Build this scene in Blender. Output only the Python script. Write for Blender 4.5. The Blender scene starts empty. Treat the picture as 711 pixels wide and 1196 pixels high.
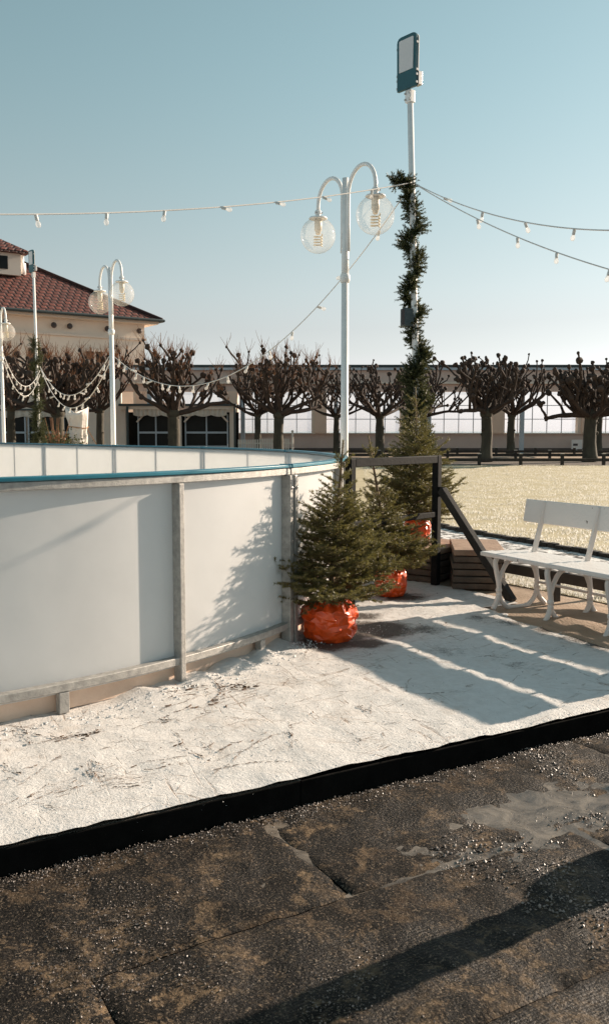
import bpy, math, random
import numpy as np
from mathutils import Vector, Matrix, noise, Quaternion

# ---------------------------------------------------------------- camera, sky, sun, exposure
SC = bpy.context.scene
COL = SC.collection
FPX, CX, CY, HORIZON, CAM_Z = 1037.0, 355.5, 598.0, 503.0, 1.425
PITCH = math.atan((CY - HORIZON) / FPX)
cam = bpy.data.cameras.new('camera'); cam_o = bpy.data.objects.new('camera', cam); COL.objects.link(cam_o)
cam.sensor_fit = 'VERTICAL'; cam.sensor_height = 36.0; cam.lens = FPX / 1196.0 * 36.0
cam.clip_start = 0.05; cam.clip_end = 6000
cam_o.location = (0, 0, CAM_Z); cam_o.rotation_euler = (math.pi / 2 - PITCH, 0, 0)
SC.camera = cam_o

SUN_AZ, SUN_EL = math.radians(57.0), math.radians(19.5)      # azimuth clockwise from +Y
world = bpy.data.worlds.new('World'); SC.world = world; world.use_nodes = True
wn, wl = world.node_tree.nodes, world.node_tree.links
wn.clear()
sky = wn.new('ShaderNodeTexSky'); sky.sky_type = 'NISHITA'; sky.sun_disc = False
sky.sun_elevation = SUN_EL; sky.sun_rotation = SUN_AZ
sky.air_density = 1.0; sky.dust_density = 0.4; sky.ozone_density = 0.6
hsv = wn.new('ShaderNodeHueSaturation'); hsv.inputs['Hue'].default_value = 0.445
hsv.inputs['Saturation'].default_value = 0.74
bg = wn.new('ShaderNodeBackground'); bg.inputs['Strength'].default_value = 0.067
wo = wn.new('ShaderNodeOutputWorld')
wl.new(sky.outputs[0], hsv.inputs['Color'])
# pale neutral haze low over the horizon, the same all round
wtc = wn.new('ShaderNodeTexCoord'); wsep = wn.new('ShaderNodeSeparateXYZ'); wl.new(wtc.outputs['Generated'], wsep.inputs[0])
wmr = wn.new('ShaderNodeMapRange'); wmr.interpolation_type = 'SMOOTHSTEP'; wl.new(wsep.outputs['Z'], wmr.inputs['Value'])
for k_, v_ in (('From Min', -0.05), ('From Max', 0.42), ('To Min', 0.92), ('To Max', 0.0)): wmr.inputs[k_].default_value = v_
wbw = wn.new('ShaderNodeRGBToBW'); wl.new(hsv.outputs[0], wbw.inputs[0])
wtint = wn.new('ShaderNodeMix'); wtint.data_type = 'RGBA'; wtint.blend_type = 'MULTIPLY'; wtint.inputs[0].default_value = 1.0
wl.new(wbw.outputs[0], wtint.inputs[6]); wtint.inputs[7].default_value = (0.84, 0.86, 0.885, 1)
wmix = wn.new('ShaderNodeMix'); wmix.data_type = 'RGBA'; wl.new(wmr.outputs[0], wmix.inputs[0]); wl.new(hsv.outputs[0], wmix.inputs[6]); wl.new(wtint.outputs[2], wmix.inputs[7])
wl.new(wmix.outputs[2], bg.inputs['Color']); wl.new(bg.outputs[0], wo.inputs['Surface'])

sun = bpy.data.lights.new('sun', 'SUN'); sun_o = bpy.data.objects.new('sun', sun); COL.objects.link(sun_o)
sun.energy = 5.0; sun.angle = math.radians(0.5); sun.color = (1.0, 0.83, 0.66)
SUNV = Vector((math.sin(SUN_AZ) * math.cos(SUN_EL), math.cos(SUN_AZ) * math.cos(SUN_EL), math.sin(SUN_EL)))
sun_o.rotation_euler = (-SUNV).to_track_quat('-Z', 'Y').to_euler()
SC.view_settings.view_transform = 'Standard'; SC.view_settings.look = 'None'
SC.view_settings.exposure = 0.97; SC.view_settings.gamma = 1.0; SC.view_settings.use_curve_mapping = False

# ---------------------------------------------------------------- helpers
CP, SP = math.cos(PITCH), math.sin(PITCH)
def ray(px, py):
    u, v = (px - CX) / FPX, (CY - py) / FPX
    return Vector((u, CP + v * SP, -SP + v * CP))
def at(px, py, z=0.0):
    d = ray(px, py); t = (z - CAM_Z) / d.z
    return Vector((d.x * t, d.y * t, z))
def atY(px, py, Y):
    d = ray(px, py); t = Y / d.y
    return Vector((d.x * t, Y, CAM_Z + d.z * t))
def V(*a): return Vector(a)

class MB:
    def __init__(s): s.v = []; s.f = []
    def add(s, vs, fs):
        n = len(s.v); s.v.extend([tuple(p) for p in vs]); s.f.extend([tuple(i + n for i in q) for q in fs])
    def box(s, c, size, rz=0.0, rot=None):
        R = rot if rot is not None else Matrix.Rotation(rz, 3, 'Z')
        hx, hy, hz = size[0] / 2, size[1] / 2, size[2] / 2; c = Vector(c)
        vs = [c + R @ Vector((x * hx, y * hy, z * hz)) for z in (-1, 1) for y in (-1, 1) for x in (-1, 1)]
        s.add(vs, [(0, 2, 3, 1), (4, 5, 7, 6), (0, 1, 5, 4), (2, 6, 7, 3), (0, 4, 6, 2), (1, 3, 7, 5)])
    def beam(s, a, b, w, h, up=(0, 0, 1)):
        a, b = Vector(a), Vector(b); d = (b - a); L = d.length; d.normalize(); up = Vector(up)
        x = d.cross(up); x.normalize(); z = x.cross(d)
        R = Matrix((x, d, z)).transposed()
        s.box((a + b) / 2, (w, L, h), rot=R)
    def tube(s, pts, rad, n=8, cap=True):
        pts = [Vector(p) for p in pts]
        if not hasattr(rad, '__len__'): rad = [rad] * len(pts)
        base = len(s.v); prev = None
        for i, p in enumerate(pts):
            t = (pts[min(i + 1, len(pts) - 1)] - pts[max(i - 1, 0)])
            if t.length < 1e-9: t = Vector((0, 0, 1))
            t.normalize()
            if prev is None:
                r = Vector((1, 0, 0)) if abs(t.x) < 0.8 else Vector((0, 1, 0)); u = t.cross(r).normalized()
            else:
                u = prev - t * prev.dot(t)
                u = u.normalized() if u.length > 1e-6 else t.orthogonal().normalized()
            prev = u; w = t.cross(u)
            for k in range(n):
                a = 2 * math.pi * k / n
                s.v.append(tuple(p + (u * math.cos(a) + w * math.sin(a)) * rad[i]))
        for i in range(len(pts) - 1):
            for k in range(n):
                a, b = base + i * n + k, base + i * n + (k + 1) % n
                s.f.append((a, b, b + n, a + n))
        if cap:
            s.f.append(tuple(base + k for k in range(n))[::-1])
            m = base + (len(pts) - 1) * n; s.f.append(tuple(m + k for k in range(n)))
    def lathe(s, prof, n=24, c=(0, 0, 0), cap=True):
        c = Vector(c); base = len(s.v)
        for r, z in prof:
            for k in range(n):
                a = 2 * math.pi * k / n
                s.v.append((c.x + r * math.cos(a), c.y + r * math.sin(a), c.z + z))
        for i in range(len(prof) - 1):
            for k in range(n):
                a, b = base + i * n + k, base + i * n + (k + 1) % n
                s.f.append((a, b, b + n, a + n))
        if cap:
            s.f.append(tuple(base + k for k in range(n))[::-1])
            m = base + (len(prof) - 1) * n; s.f.append(tuple(m + k for k in range(n)))
    def sphere(s, c, r, n=16, m=10, sc=(1, 1, 1)):
        prof = []
        for i in range(m + 1):
            a = -math.pi / 2 + math.pi * i / m
            prof.append((max(1e-4, r * math.cos(a)), r * math.sin(a)))
        t = MB(); t.lathe(prof, n); c = Vector(c)
        s.add([(c.x + p[0] * sc[0], c.y + p[1] * sc[1], c.z + p[2] * sc[2]) for p in t.v], t.f)
    def prism(s, poly, z0, z1):
        n = len(poly)
        s.add([(p[0], p[1], z0) for p in poly] + [(p[0], p[1], z1) for p in poly],
              [tuple(range(n))[::-1], tuple(range(n, 2 * n))] + [(i, (i + 1) % n, (i + 1) % n + n, i + n) for i in range(n)])

def mesh_of(name, mb):
    me = bpy.data.meshes.new(name); me.from_pydata(mb.v, [], mb.f); me.update(); return me
def fast_mesh(name, verts, k, smooth=False):
    """verts (N*k,3) -> N faces of k corners"""
    nv = len(verts); nf = nv // k
    me = bpy.data.meshes.new(name); me.vertices.add(nv); me.vertices.foreach_set('co', np.ascontiguousarray(verts, np.float32).ravel())
    me.loops.add(nv); me.loops.foreach_set('vertex_index', np.arange(nv, dtype=np.int32))
    me.polygons.add(nf); me.polygons.foreach_set('loop_start', np.arange(0, nv, k, dtype=np.int32))
    me.update(calc_edges=True); return me
def link(name, me, mat, parent=None, smooth=False, bevel=0.0, kind=None):
    o = bpy.data.objects.new(name, me); COL.objects.link(o)
    if mat is not None and len(me.materials) == 0: me.materials.append(mat)
    if smooth:
        me.polygons.foreach_set('use_smooth', [True] * len(me.polygons))
    if name in ('panel', 'top_rail', 'bottom_rail', 'top_cap', 'base_board'):
        me.polygons.foreach_set('use_smooth', [True] * len(me.polygons)); me.set_sharp_from_angle(angle=math.radians(35))
    if bevel:
        b = o.modifiers.new('bevel', 'BEVEL'); b.width = bevel; b.segments = 2; b.limit_method = 'ANGLE'; b.angle_limit = math.radians(40)
    if parent is not None:
        o.parent = parent
        l = parent.get('_w')
        if l is not None: o.matrix_parent_inverse = Matrix.Translation(-Vector(l))
    if kind: o['kind'] = kind
    return o
def obj(name, mb, mat, parent=None, smooth=False, bevel=0.0, kind=None):
    return link(name, mesh_of(name, mb), mat, parent, smooth, bevel, kind)
def tag(o, label, cat, group=None):
    o['label'] = label; o['category'] = cat
    if group: o['group'] = group
    return o
def thing(name, label, cat, loc=(0, 0, 0), group=None, worldmesh=False):
    """Empty at the base of a thing. worldmesh: its parts are modelled in world coordinates."""
    o = bpy.data.objects.new(name, None); COL.objects.link(o); o.location = loc; o.empty_display_size = 0.2
    if worldmesh: o['_w'] = tuple(loc)
    return tag(o, label, cat, group)
def copy_tree(o, parent=None):
    c = o.copy(); COL.objects.link(c); c.parent = parent
    for ch in list(o.children): copy_tree(ch, c)
    return c

# ---------------------------------------------------------------- materials
def mat(name, col, rough=0.6, metal=0.0, var=0.0, scale=8.0, bump=0.0, bscale=40.0, col2=None, spec=0.5, coat=0.0, thresh=None, vec='Object', stretch=None, detail=6.0):
    m = bpy.data.materials.new(name); m.use_nodes = True; nt = m.node_tree; N, L = nt.nodes, nt.links
    b = N['Principled BSDF']; b.inputs['Roughness'].default_value = rough; b.inputs['Metallic'].default_value = metal
    b.inputs['Specular IOR Level'].default_value = spec; b.inputs['Coat Weight'].default_value = coat
    b.inputs['Base Color'].default_value = (*col, 1)
    tc = N.new('ShaderNodeTexCoord'); src = tc.outputs[vec]
    if stretch:
        mp = N.new('ShaderNodeMapping'); mp.inputs['Scale'].default_value = stretch; L.new(src, mp.inputs['Vector']); src = mp.outputs[0]
    if var or col2:
        n = N.new('ShaderNodeTexNoise'); n.inputs['Scale'].default_value = scale; n.inputs['Detail'].default_value = detail; n.inputs['Roughness'].default_value = 0.65
        L.new(src, n.inputs['Vector'])
        r = N.new('ShaderNodeValToRGB')
        lo, hi = thresh if thresh else (0.3, 0.7)
        r.color_ramp.elements[0].position = lo; r.color_ramp.elements[1].position = hi
        c2 = col2 if col2 else tuple(min(1, c * (1 + var)) for c in col); c1 = col if col2 else tuple(c * (1 - var) for c in col)
        r.color_ramp.elements[0].color = (*c1, 1); r.color_ramp.elements[1].color = (*c2, 1)
        L.new(n.outputs['Fac'], r.inputs['Fac']); L.new(r.outputs['Color'], b.inputs['Base Color'])
    if bump:
        n2 = N.new('ShaderNodeTexNoise'); n2.inputs['Scale'].default_value = bscale; n2.inputs['Detail'].default_value = 5.0
        L.new(src, n2.inputs['Vector'])
        bp = N.new('ShaderNodeBump'); bp.inputs['Strength'].default_value = bump; bp.inputs['Distance'].default_value = 0.02
        L.new(n2.outputs['Fac'], bp.inputs['Height']); L.new(bp.outputs['Normal'], b.inputs['Normal'])
    return m

M = {}
M['white_metal'] = mat('white_metal', (0.86, 0.84, 0.81), 0.35, var=0.06, scale=6)
M['galv'] = mat('galvanised_steel', (0.30, 0.29, 0.27), 0.55, 0.35, scale=26, bump=0.15, bscale=120, col2=(0.46, 0.44, 0.41), thresh=(0.35, 0.65))
M['board'] = mat('white_board', (0.75, 0.735, 0.72), 0.42, scale=2.2, bump=0.10, bscale=5, col2=(0.81, 0.795, 0.78), thresh=(0.35, 0.6))
def translucent(m, w, c=(0.86, 0.86, 0.85)):
    N, L = m.node_tree.nodes, m.node_tree.links; b = N['Principled BSDF']; out = N['Material Output']
    t = N.new('ShaderNodeBsdfTranslucent'); t.inputs[0].default_value = (*c, 1); mx = N.new('ShaderNodeMixShader'); mx.inputs[0].default_value = w
    L.new(b.outputs[0], mx.inputs[1]); L.new(t.outputs[0], mx.inputs[2]); L.new(mx.outputs[0], out.inputs['Surface'])
translucent(M['board'], 0.45)
M['teal'] = mat('teal_cap', (0.012, 0.15, 0.21), 0.35, var=0.15, scale=9)
M['baseboard'] = mat('base_board', (0.62, 0.45, 0.34), 0.6, scale=5, col2=(0.70, 0.55, 0.44), bump=0.15, bscale=18)
M['ice'] = mat('rink_ice', (0.70, 0.74, 0.76), 0.2, var=0.05, scale=2)
M['black_steel'] = mat('black_steel', (0.010, 0.010, 0.010), 0.75, var=0.4, scale=14, bump=0.1, spec=0.12)
M['wood_brace'] = mat('weathered_brace', (0.022, 0.019, 0.016), 0.85, var=0.4, scale=12, stretch=(1, 8, 1), bump=0.3)
M['orange'] = mat('orange_bag', (0.76, 0.088, 0.012), 0.32, var=0.22, scale=9, coat=0.2, bump=0.35, bscale=16, detail=2)
M['spruce'] = mat('spruce_needles', (0.058, 0.060, 0.023), 0.45, scale=9, col2=(0.24, 0.20, 0.075), thresh=(0.30, 0.66), spec=0.4)
M['spruce_bark'] = mat('spruce_bark', (0.09, 0.06, 0.035), 0.85, scale=30, col2=(0.22, 0.15, 0.085), bump=0.4)
M['garland'] = mat('garland_needles', (0.022, 0.034, 0.014), 0.5, scale=14, col2=(0.095, 0.105, 0.045), spec=0.35)
M['pollard'] = mat('pollard_bark', (0.030, 0.020, 0.015), 0.9, scale=3.0, col2=(0.075, 0.048, 0.036), bump=0.6, bscale=9)
M['pollard_trunk'] = mat('trunk_bark', (0.035, 0.030, 0.021), 0.9, scale=2.2, col2=(0.10, 0.085, 0.058), bump=0.8, bscale=9, stretch=(1, 1, 0.35))
M['twig'] = mat('red_twig', (0.30, 0.125, 0.06), 0.8, scale=1.5, col2=(0.46, 0.24, 0.13))
M['plaster_pink'] = mat('pink_plaster', (0.62, 0.47, 0.40), 0.85, var=0.08, scale=0.7)
M['plaster_light'] = mat('light_plaster', (0.74, 0.63, 0.53), 0.85, var=0.06, scale=0.6)
M['pillar'] = mat('beige_pillar', (0.78, 0.56, 0.43), 0.85, var=0.06, scale=0.6)
M['cream'] = mat('cream_wall', (0.80, 0.69, 0.58), 0.85, var=0.06, scale=0.5)
M['dark_base'] = mat('dark_plinth', (0.10, 0.075, 0.065), 0.8, var=0.2, scale=2)
M['bluegrey'] = mat('blue_grey_paint', (0.42, 0.48, 0.53), 0.55, var=0.06, scale=1)
M['mullion'] = mat('grey_mullion', (0.36, 0.37, 0.39), 0.5, var=0.05, scale=1)
M['roof_edge'] = mat('dark_roof_edge', (0.045, 0.06, 0.06), 0.6, var=0.2, scale=2)
M['dark_glass'] = mat('dark_glass', (0.012, 0.014, 0.014), 0.3, var=0.3, scale=1.2, spec=0.12)
M['drape'] = mat('white_drape', (0.66, 0.60, 0.52), 0.8, var=0.12, scale=6, bump=0.4, bscale=12)
M['fleece'] = mat('white_fleece', (0.78, 0.70, 0.64), 0.85, var=0.1, scale=7, bump=0.8, bscale=9)
M['rope'] = mat('brown_rope', (0.42, 0.20, 0.08), 0.9, var=0.2, scale=10)
M['fence'] = mat('dark_timber', (0.035, 0.028, 0.022), 0.85, var=0.4, scale=6)
M['picket'] = mat('white_picket', (0.62, 0.57, 0.50), 0.7, var=0.1, scale=4)
M['slab'] = mat('weathered_slab', (0.075, 0.058, 0.045), 0.85, scale=7, col2=(0.155, 0.115, 0.085), bump=0.5, bscale=30, stretch=(1, 4, 1))
M['slab_top'] = mat('brown_slab_top', (0.24, 0.15, 0.10), 0.8, scale=6, col2=(0.40, 0.27, 0.19), bump=0.4, bscale=40)
M['wire'] = mat('light_wire', (0.70, 0.67, 0.63), 0.6, var=0.1, scale=5)
M['socket'] = mat('socket_white', (0.66, 0.64, 0.60), 0.5, var=0.05, scale=30)
M['teal_metal'] = mat('teal_floodlight', (0.012, 0.085, 0.105), 0.4, var=0.1, scale=6)
M['led'] = mat('led_panel', (0.66, 0.64, 0.63), 0.3, var=0.03, scale=30)
M['bolt'] = mat('steel_bolt', (0.45, 0.42, 0.40), 0.35, 0.8, var=0.1)
M['speaker'] = mat('speaker_grey', (0.045, 0.065, 0.07), 0.55, var=0.2, scale=30)
M['filament'] = mat('spiral_bulb', (0.72, 0.62, 0.44), 0.5, var=0.1)
M['ceramic'] = mat('bulb_base', (0.80, 0.72, 0.60), 0.5, var=0.05)
M['kerb'] = mat('dark_kerb', (0.016, 0.014, 0.012), 0.85, var=0.5, scale=6, bump=0.6, bscale=25)
M['edge'] = mat('black_edge', (0.006, 0.0055, 0.005), 1.0, var=0.5, scale=9, bump=0.12, bscale=40, spec=0.08)
M['litter'] = mat('brown_litter', (0.17, 0.088, 0.040), 0.9, scale=9, col2=(0.045, 0.024, 0.014))
M['sign'] = mat('white_sign', (0.75, 0.70, 0.66), 0.6, var=0.03)
M['mark'] = mat('dark_mark', (0.06, 0.05, 0.05), 0.6, var=0.1)

def glassy(name, base, body, tint=(1, 1, 1), ior=1.45, rough=0.03):
    m = bpy.data.materials.new(name); m.use_nodes = True; N, L = m.node_tree.nodes, m.node_tree.links; N.clear()
    out = N.new('ShaderNodeOutputMaterial'); tr = N.new('ShaderNodeBsdfTransparent'); tr.inputs[0].default_value = (*tint, 1)
    df = N.new('ShaderNodeBsdfTranslucent'); df.inputs[0].default_value = (*base, 1)
    d2 = N.new('ShaderNodeBsdfDiffuse'); d2.inputs[0].default_value = (*base, 1)
    md = N.new('ShaderNodeMixShader'); md.inputs[0].default_value = 0.5; L.new(df.outputs[0], md.inputs[1]); L.new(d2.outputs[0], md.inputs[2])
    no = N.new('ShaderNodeTexNoise'); no.inputs['Scale'].default_value = 6.0
    mr = N.new('ShaderNodeMapRange'); mr.inputs['To Min'].default_value = body * 0.7; mr.inputs['To Max'].default_value = body * 1.3; L.new(no.outputs['Fac'], mr.inputs['Value'])
    mx = N.new('ShaderNodeMixShader'); L.new(mr.outputs[0], mx.inputs[0]); L.new(tr.outputs[0], mx.inputs[1]); L.new(md.outputs[0], mx.inputs[2])
    gl = N.new('ShaderNodeBsdfGlossy'); gl.inputs['Roughness'].default_value = rough
    fr_ = N.new('ShaderNodeLayerWeight'); fr_.inputs[0].default_value = 0.5
    fp = N.new('ShaderNodeMath'); fp.operation = 'POWER'; fp.inputs[1].default_value = 4.0; L.new(fr_.outputs['Facing'], fp.inputs[0])
    fr = N.new('ShaderNodeMapRange'); fr.inputs['To Min'].default_value = ((ior - 1) / (ior + 1)) ** 2; fr.inputs['To Max'].default_value = 0.55; L.new(fp.outputs[0], fr.inputs['Value'])
    m2 = N.new('ShaderNodeMixShader'); L.new(fr.outputs[0], m2.inputs[0]); L.new(mx.outputs[0], m2.inputs[1]); L.new(gl.outputs[0], m2.inputs[2])
    L.new(m2.outputs[0], out.inputs['Surface']); return m
M['globe'] = glassy('globe_glass', (0.88, 0.82, 0.74), 0.17, ior=1.35)
M['bulb_glass'] = glassy('bulb_glass', (0.85, 0.82, 0.78), 0.38, ior=1.4)
M['pane'] = glassy('window_pane', (0.85, 0.86, 0.88), 0.10, ior=1.25)

# roof tiles far away: rows and rolls as relief of the material
def roof_material():
    m = bpy.data.materials.new('red_roof_tiles'); m.use_nodes = True; N, L = m.node_tree.nodes, m.node_tree.links
    b = N['Principled BSDF']; b.inputs['Roughness'].default_value = 0.75
    uv = N.new('ShaderNodeTexCoord'); br = N.new('ShaderNodeTexBrick')
    br.inputs['Scale'].default_value = 1.0; br.inputs['Brick Width'].default_value = 0.50; br.inputs['Row Height'].default_value = 0.52
    br.inputs['Mortar Size'].default_value = 0.11; br.inputs['Mortar Smooth'].default_value = 0.8; br.offset = 0.5
    br.inputs['Color1'].default_value = (0.17, 0.046, 0.030, 1); br.inputs['Color2'].default_value = (0.10, 0.028, 0.021, 1); br.inputs['Mortar'].default_value = (0.035, 0.012, 0.010, 1)
    L.new(uv.outputs['UV'], br.inputs['Vector']); L.new(br.outputs['Color'], b.inputs['Base Color'])
    bp = N.new('ShaderNodeBump'); bp.inputs['Strength'].default_value = 0.8; bp.inputs['Distance'].default_value = 0.08; bp.invert = True
    L.new(br.outputs['Fac'], bp.inputs['Height']); L.new(bp.outputs[0], b.inputs['Normal']); return m
M['roof'] = roof_material()

def snow_material():
    m = bpy.data.materials.new('trodden_snow'); m.use_nodes = True; N, L = m.node_tree.nodes, m.node_tree.links
    b = N['Principled BSDF']; b.inputs['Roughness'].default_value = 0.55; b.inputs['Specular IOR Level'].default_value = 0.35
    tc = N.new('ShaderNodeTexCoord'); P = tc.outputs['Object']
    def noise_(scale, detail=6, rough=0.6, vec=P, dist=0.0):
        n = N.new('ShaderNodeTexNoise'); n.inputs['Scale'].default_value = scale; n.inputs['Detail'].default_value = detail
        n.inputs['Roughness'].default_value = rough; n.inputs['Distortion'].default_value = dist; L.new(vec, n.inputs['Vector']); return n.outputs['Fac']
    def ramp(v, lo, hi, inv=False):
        r = N.new('ShaderNodeMapRange'); r.inputs['From Min'].default_value = lo; r.inputs['From Max'].default_value = hi; L.new(v, r.inputs['Value'])
        if inv: r.inputs['To Min'].default_value = 1; r.inputs['To Max'].default_value = 0
        return r.outputs[0]
    def mth(op, a, b_):
        n = N.new('ShaderNodeMath'); n.operation = op; n.use_clamp = True
        for i, x in enumerate((a, b_)):
            if isinstance(x, (int, float)): n.inputs[i].default_value = x
            else: L.new(x, n.inputs[i])
        return n.outputs[0]
    # skate and shovel scratches: thin lines of two directions broken up by noise
    masks = []
    for rot, sc, lo, seed in ((-0.75, (2.6, 26, 1), 0.60, 0.0), (0.25, (2.2, 30, 1), 0.61, 5.0), (1.2, (2.6, 28, 1), 0.615, 9.0)):
        m0 = N.new('ShaderNodeMapping'); m0.inputs['Rotation'].default_value = (0, 0, rot); L.new(P, m0.inputs['Vector'])
        mp = N.new('ShaderNodeMapping'); mp.inputs['Scale'].default_value = sc; mp.inputs['Location'].default_value = (seed, seed * 2, 0)
        L.new(m0.outputs[0], mp.inputs['Vector'])
        masks.append(ramp(noise_(1.0, 4, 0.6, mp.outputs[0], 1.1), lo, lo + 0.05))
    scr = mth('MAXIMUM', mth('MAXIMUM', masks[0], masks[1]), masks[2])
    patch = ramp(noise_(1.5, 4, 0.6), 0.42, 0.58)
    scr = mth('MULTIPLY', scr, patch)
    fine = ramp(noise_(55, 5, 0.7), 0.38, 0.62)
    scr = mth('MULTIPLY', scr, mth('ADD', fine, 0.25))
    dirt = ramp(noise_(3.2, 8, 0.72), 0.55, 0.75)
    at_ = N.new('ShaderNodeAttribute'); at_.attribute_name = 'bare'
    grain = noise_(90, 4, 0.7)
    bare = ramp(mth('ADD', at_.outputs['Fac'], mth('MULTIPLY', mth('SUBTRACT', mth('ADD', mth('MULTIPLY', grain, 0.5), mth('MULTIPLY', noise_(9, 6, 0.7), 0.6)), 0.0), 0.9)), 0.80, 0.98)  # mask of bare ground and of the painted shadow strips
    # colours
    def mix(f, a, c):
        n = N.new('ShaderNodeMix'); n.data_type = 'RGBA'
        if isinstance(f, (int, float)): n.inputs[0].default_value = f
        else: L.new(f, n.inputs[0])
        for i, x in ((6, a), (7, c)):
            if isinstance(x, tuple): n.inputs[i].default_value = (*x, 1)
            else: L.new(x, n.inputs[i])
        return n.outputs[2]
    base = mix(ramp(noise_(14, 6, 0.7), 0.3, 0.7), (0.61, 0.58, 0.55), (0.75, 0.722, 0.695))
    base = mix(mth('MULTIPLY', dirt, 0.42), base, (0.42, 0.30, 0.20))
    base = mix(mth('MULTIPLY', scr, 0.75), base, (0.20, 0.115, 0.06))
    asphalt = mix(ramp(noise_(140, 3, 0.6), 0.4, 0.65), (0.045, 0.038, 0.032), (0.15, 0.125, 0.105))
    base = mix(bare, base, asphalt)
    L.new(base, b.inputs['Base Color'])
    h = mth('ADD', mth('MULTIPLY', grain, 0.35), mth('MULTIPLY', noise_(28, 5, 0.65), 0.5))
    h = mth('SUBTRACT', h, mth('MULTIPLY', scr, 0.3))
    bp = N.new('ShaderNodeBump'); bp.inputs['Strength'].default_value = 0.55; bp.inputs['Distance'].default_value = 0.02
    L.new(h, bp.inputs['Height']); L.new(bp.outputs[0], b.inputs['Normal'])
    return m
M['snow'] = snow_material()
M['snow_lump'] = mat('snow_lump', (0.72, 0.71, 0.70), 0.6, var=0.08, scale=20, bump=0.4, bscale=60)
M['ice_grain'] = mat('ice_grain', (0.08, 0.062, 0.050), 0.45, scale=30, col2=(0.34, 0.28, 0.245), spec=0.5)

def mat_deck():
    m = bpy.data.materials.new('ribbed_rubber'); m.use_nodes = True; N, L = m.node_tree.nodes, m.node_tree.links
    b = N['Principled BSDF']; tc = N.new('ShaderNodeTexCoord'); P = tc.outputs['Object']
    def nz(scale, detail=6, rough=0.65, dist=0.0):
        n = N.new('ShaderNodeTexNoise'); n.inputs['Scale'].default_value = scale; n.inputs['Detail'].default_value = detail; n.inputs['Roughness'].default_value = rough
        n.inputs['Distortion'].default_value = dist; L.new(P, n.inputs['Vector']); return n.outputs['Fac']
    def rr(v, a, c, lo=0.0, hi=1.0):
        r = N.new('ShaderNodeMapRange'); r.inputs['From Min'].default_value = a; r.inputs['From Max'].default_value = c
        r.inputs['To Min'].default_value = lo; r.inputs['To Max'].default_value = hi; L.new(v, r.inputs['Value']); return r.outputs[0]
    def mix(f, a, c):
        n = N.new('ShaderNodeMix'); n.data_type = 'RGBA'; L.new(f, n.inputs[0])
        for i, x in ((6, a), (7, c)):
            if isinstance(x, tuple): n.inputs[i].default_value = (*x, 1)
            else: L.new(x, n.inputs[i])
        return n.outputs[2]
    dirt = rr(nz(1.6, 6, 0.65, 0.6), 0.40, 0.62); blot = rr(nz(6.5, 10, 0.74, 0.5), 0.455, 0.495); fine = rr(nz(30, 8, 0.75, 0.2), 0.44, 0.56); grit = rr(nz(120, 3, 0.7), 0.55, 0.70)
    c = mix(dirt, (0.048, 0.031, 0.019), (0.215, 0.145, 0.085))
    c = mix(fine, (0.030, 0.022, 0.016), c)
    c = mix(blot, c, (0.009, 0.0075, 0.0065))
    c = mix(rr(nz(2.1, 9, 0.7, 1.0), 0.50, 0.60), c, (0.014, 0.011, 0.009))
    c = mix(grit, c, (0.21, 0.16, 0.115))
    L.new(c, b.inputs['Base Color'])
    L.new(rr(nz(2.1, 7, 0.6, 1.0), 0.42, 0.60, 0.90, 0.45), b.inputs['Roughness'])
    b.inputs['Specular IOR Level'].default_value = 0.16
    mp = N.new('ShaderNodeMapping'); mp.inputs['Rotation'].default_value = (0, 0, 0); L.new(P, mp.inputs['Vector'])
    w = N.new('ShaderNodeTexWave'); w.wave_type = 'BANDS'; w.bands_direction = 'Y'; w.inputs['Scale'].default_value = 26.0; w.inputs['Distortion'].default_value = 0.3
    L.new(mp.outputs[0], w.inputs['Vector'])
    a1 = N.new('ShaderNodeMath'); a1.operation = 'MULTIPLY'; L.new(w.outputs['Fac'], a1.inputs[0]); a1.inputs[1].default_value = 0.09
    a2 = N.new('ShaderNodeMath'); a2.operation = 'ADD'; L.new(a1.outputs[0], a2.inputs[0]); L.new(nz(75, 4, 0.7), a2.inputs[1])
    bp = N.new('ShaderNodeBump'); bp.inputs['Strength'].default_value = 0.75; bp.inputs['Distance'].default_value = 0.012
    L.new(a2.outputs[0], bp.inputs['Height']); L.new(bp.outputs[0], b.inputs['Normal']); return m
M['deck'] = mat_deck()
def water_material():
    m = bpy.data.materials.new('slushy_water_sheen'); m.use_nodes = True; N, L = m.node_tree.nodes, m.node_tree.links
    b = N['Principled BSDF']; b.inputs['Roughness'].default_value = 0.12; b.inputs['Specular IOR Level'].default_value = 0.5
    tc = N.new('ShaderNodeTexCoord'); n = N.new('ShaderNodeTexNoise'); n.inputs['Scale'].default_value = 6.0; n.inputs['Detail'].default_value = 10; n.inputs['Roughness'].default_value = 0.7; n.inputs['Distortion'].default_value = 1.2
    L.new(tc.outputs['Object'], n.inputs['Vector'])
    r = N.new('ShaderNodeValToRGB'); r.color_ramp.elements[0].position = 0.35; r.color_ramp.elements[1].position = 0.7
    r.color_ramp.elements[0].color = (0.040, 0.028, 0.019, 1); r.color_ramp.elements[1].color = (0.27, 0.225, 0.18, 1)  # milky slush, raised in tone to carry the sun's sheen
    L.new(n.outputs['Fac'], r.inputs['Fac']); L.new(r.outputs[0], b.inputs['Base Color'])
    rr = N.new('ShaderNodeMapRange'); rr.inputs['To Min'].default_value = 0.10; rr.inputs['To Max'].default_value = 0.55; L.new(n.outputs['Fac'], rr.inputs['Value']); L.new(rr.outputs[0], b.inputs['Roughness'])
    bp = N.new('ShaderNodeBump'); bp.inputs['Strength'].default_value = 0.35; bp.inputs['Distance'].default_value = 0.02; L.new(n.outputs['Fac'], bp.inputs['Height']); L.new(bp.outputs[0], b.inputs['Normal'])
    return m
M['puddle'] = water_material()
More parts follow.
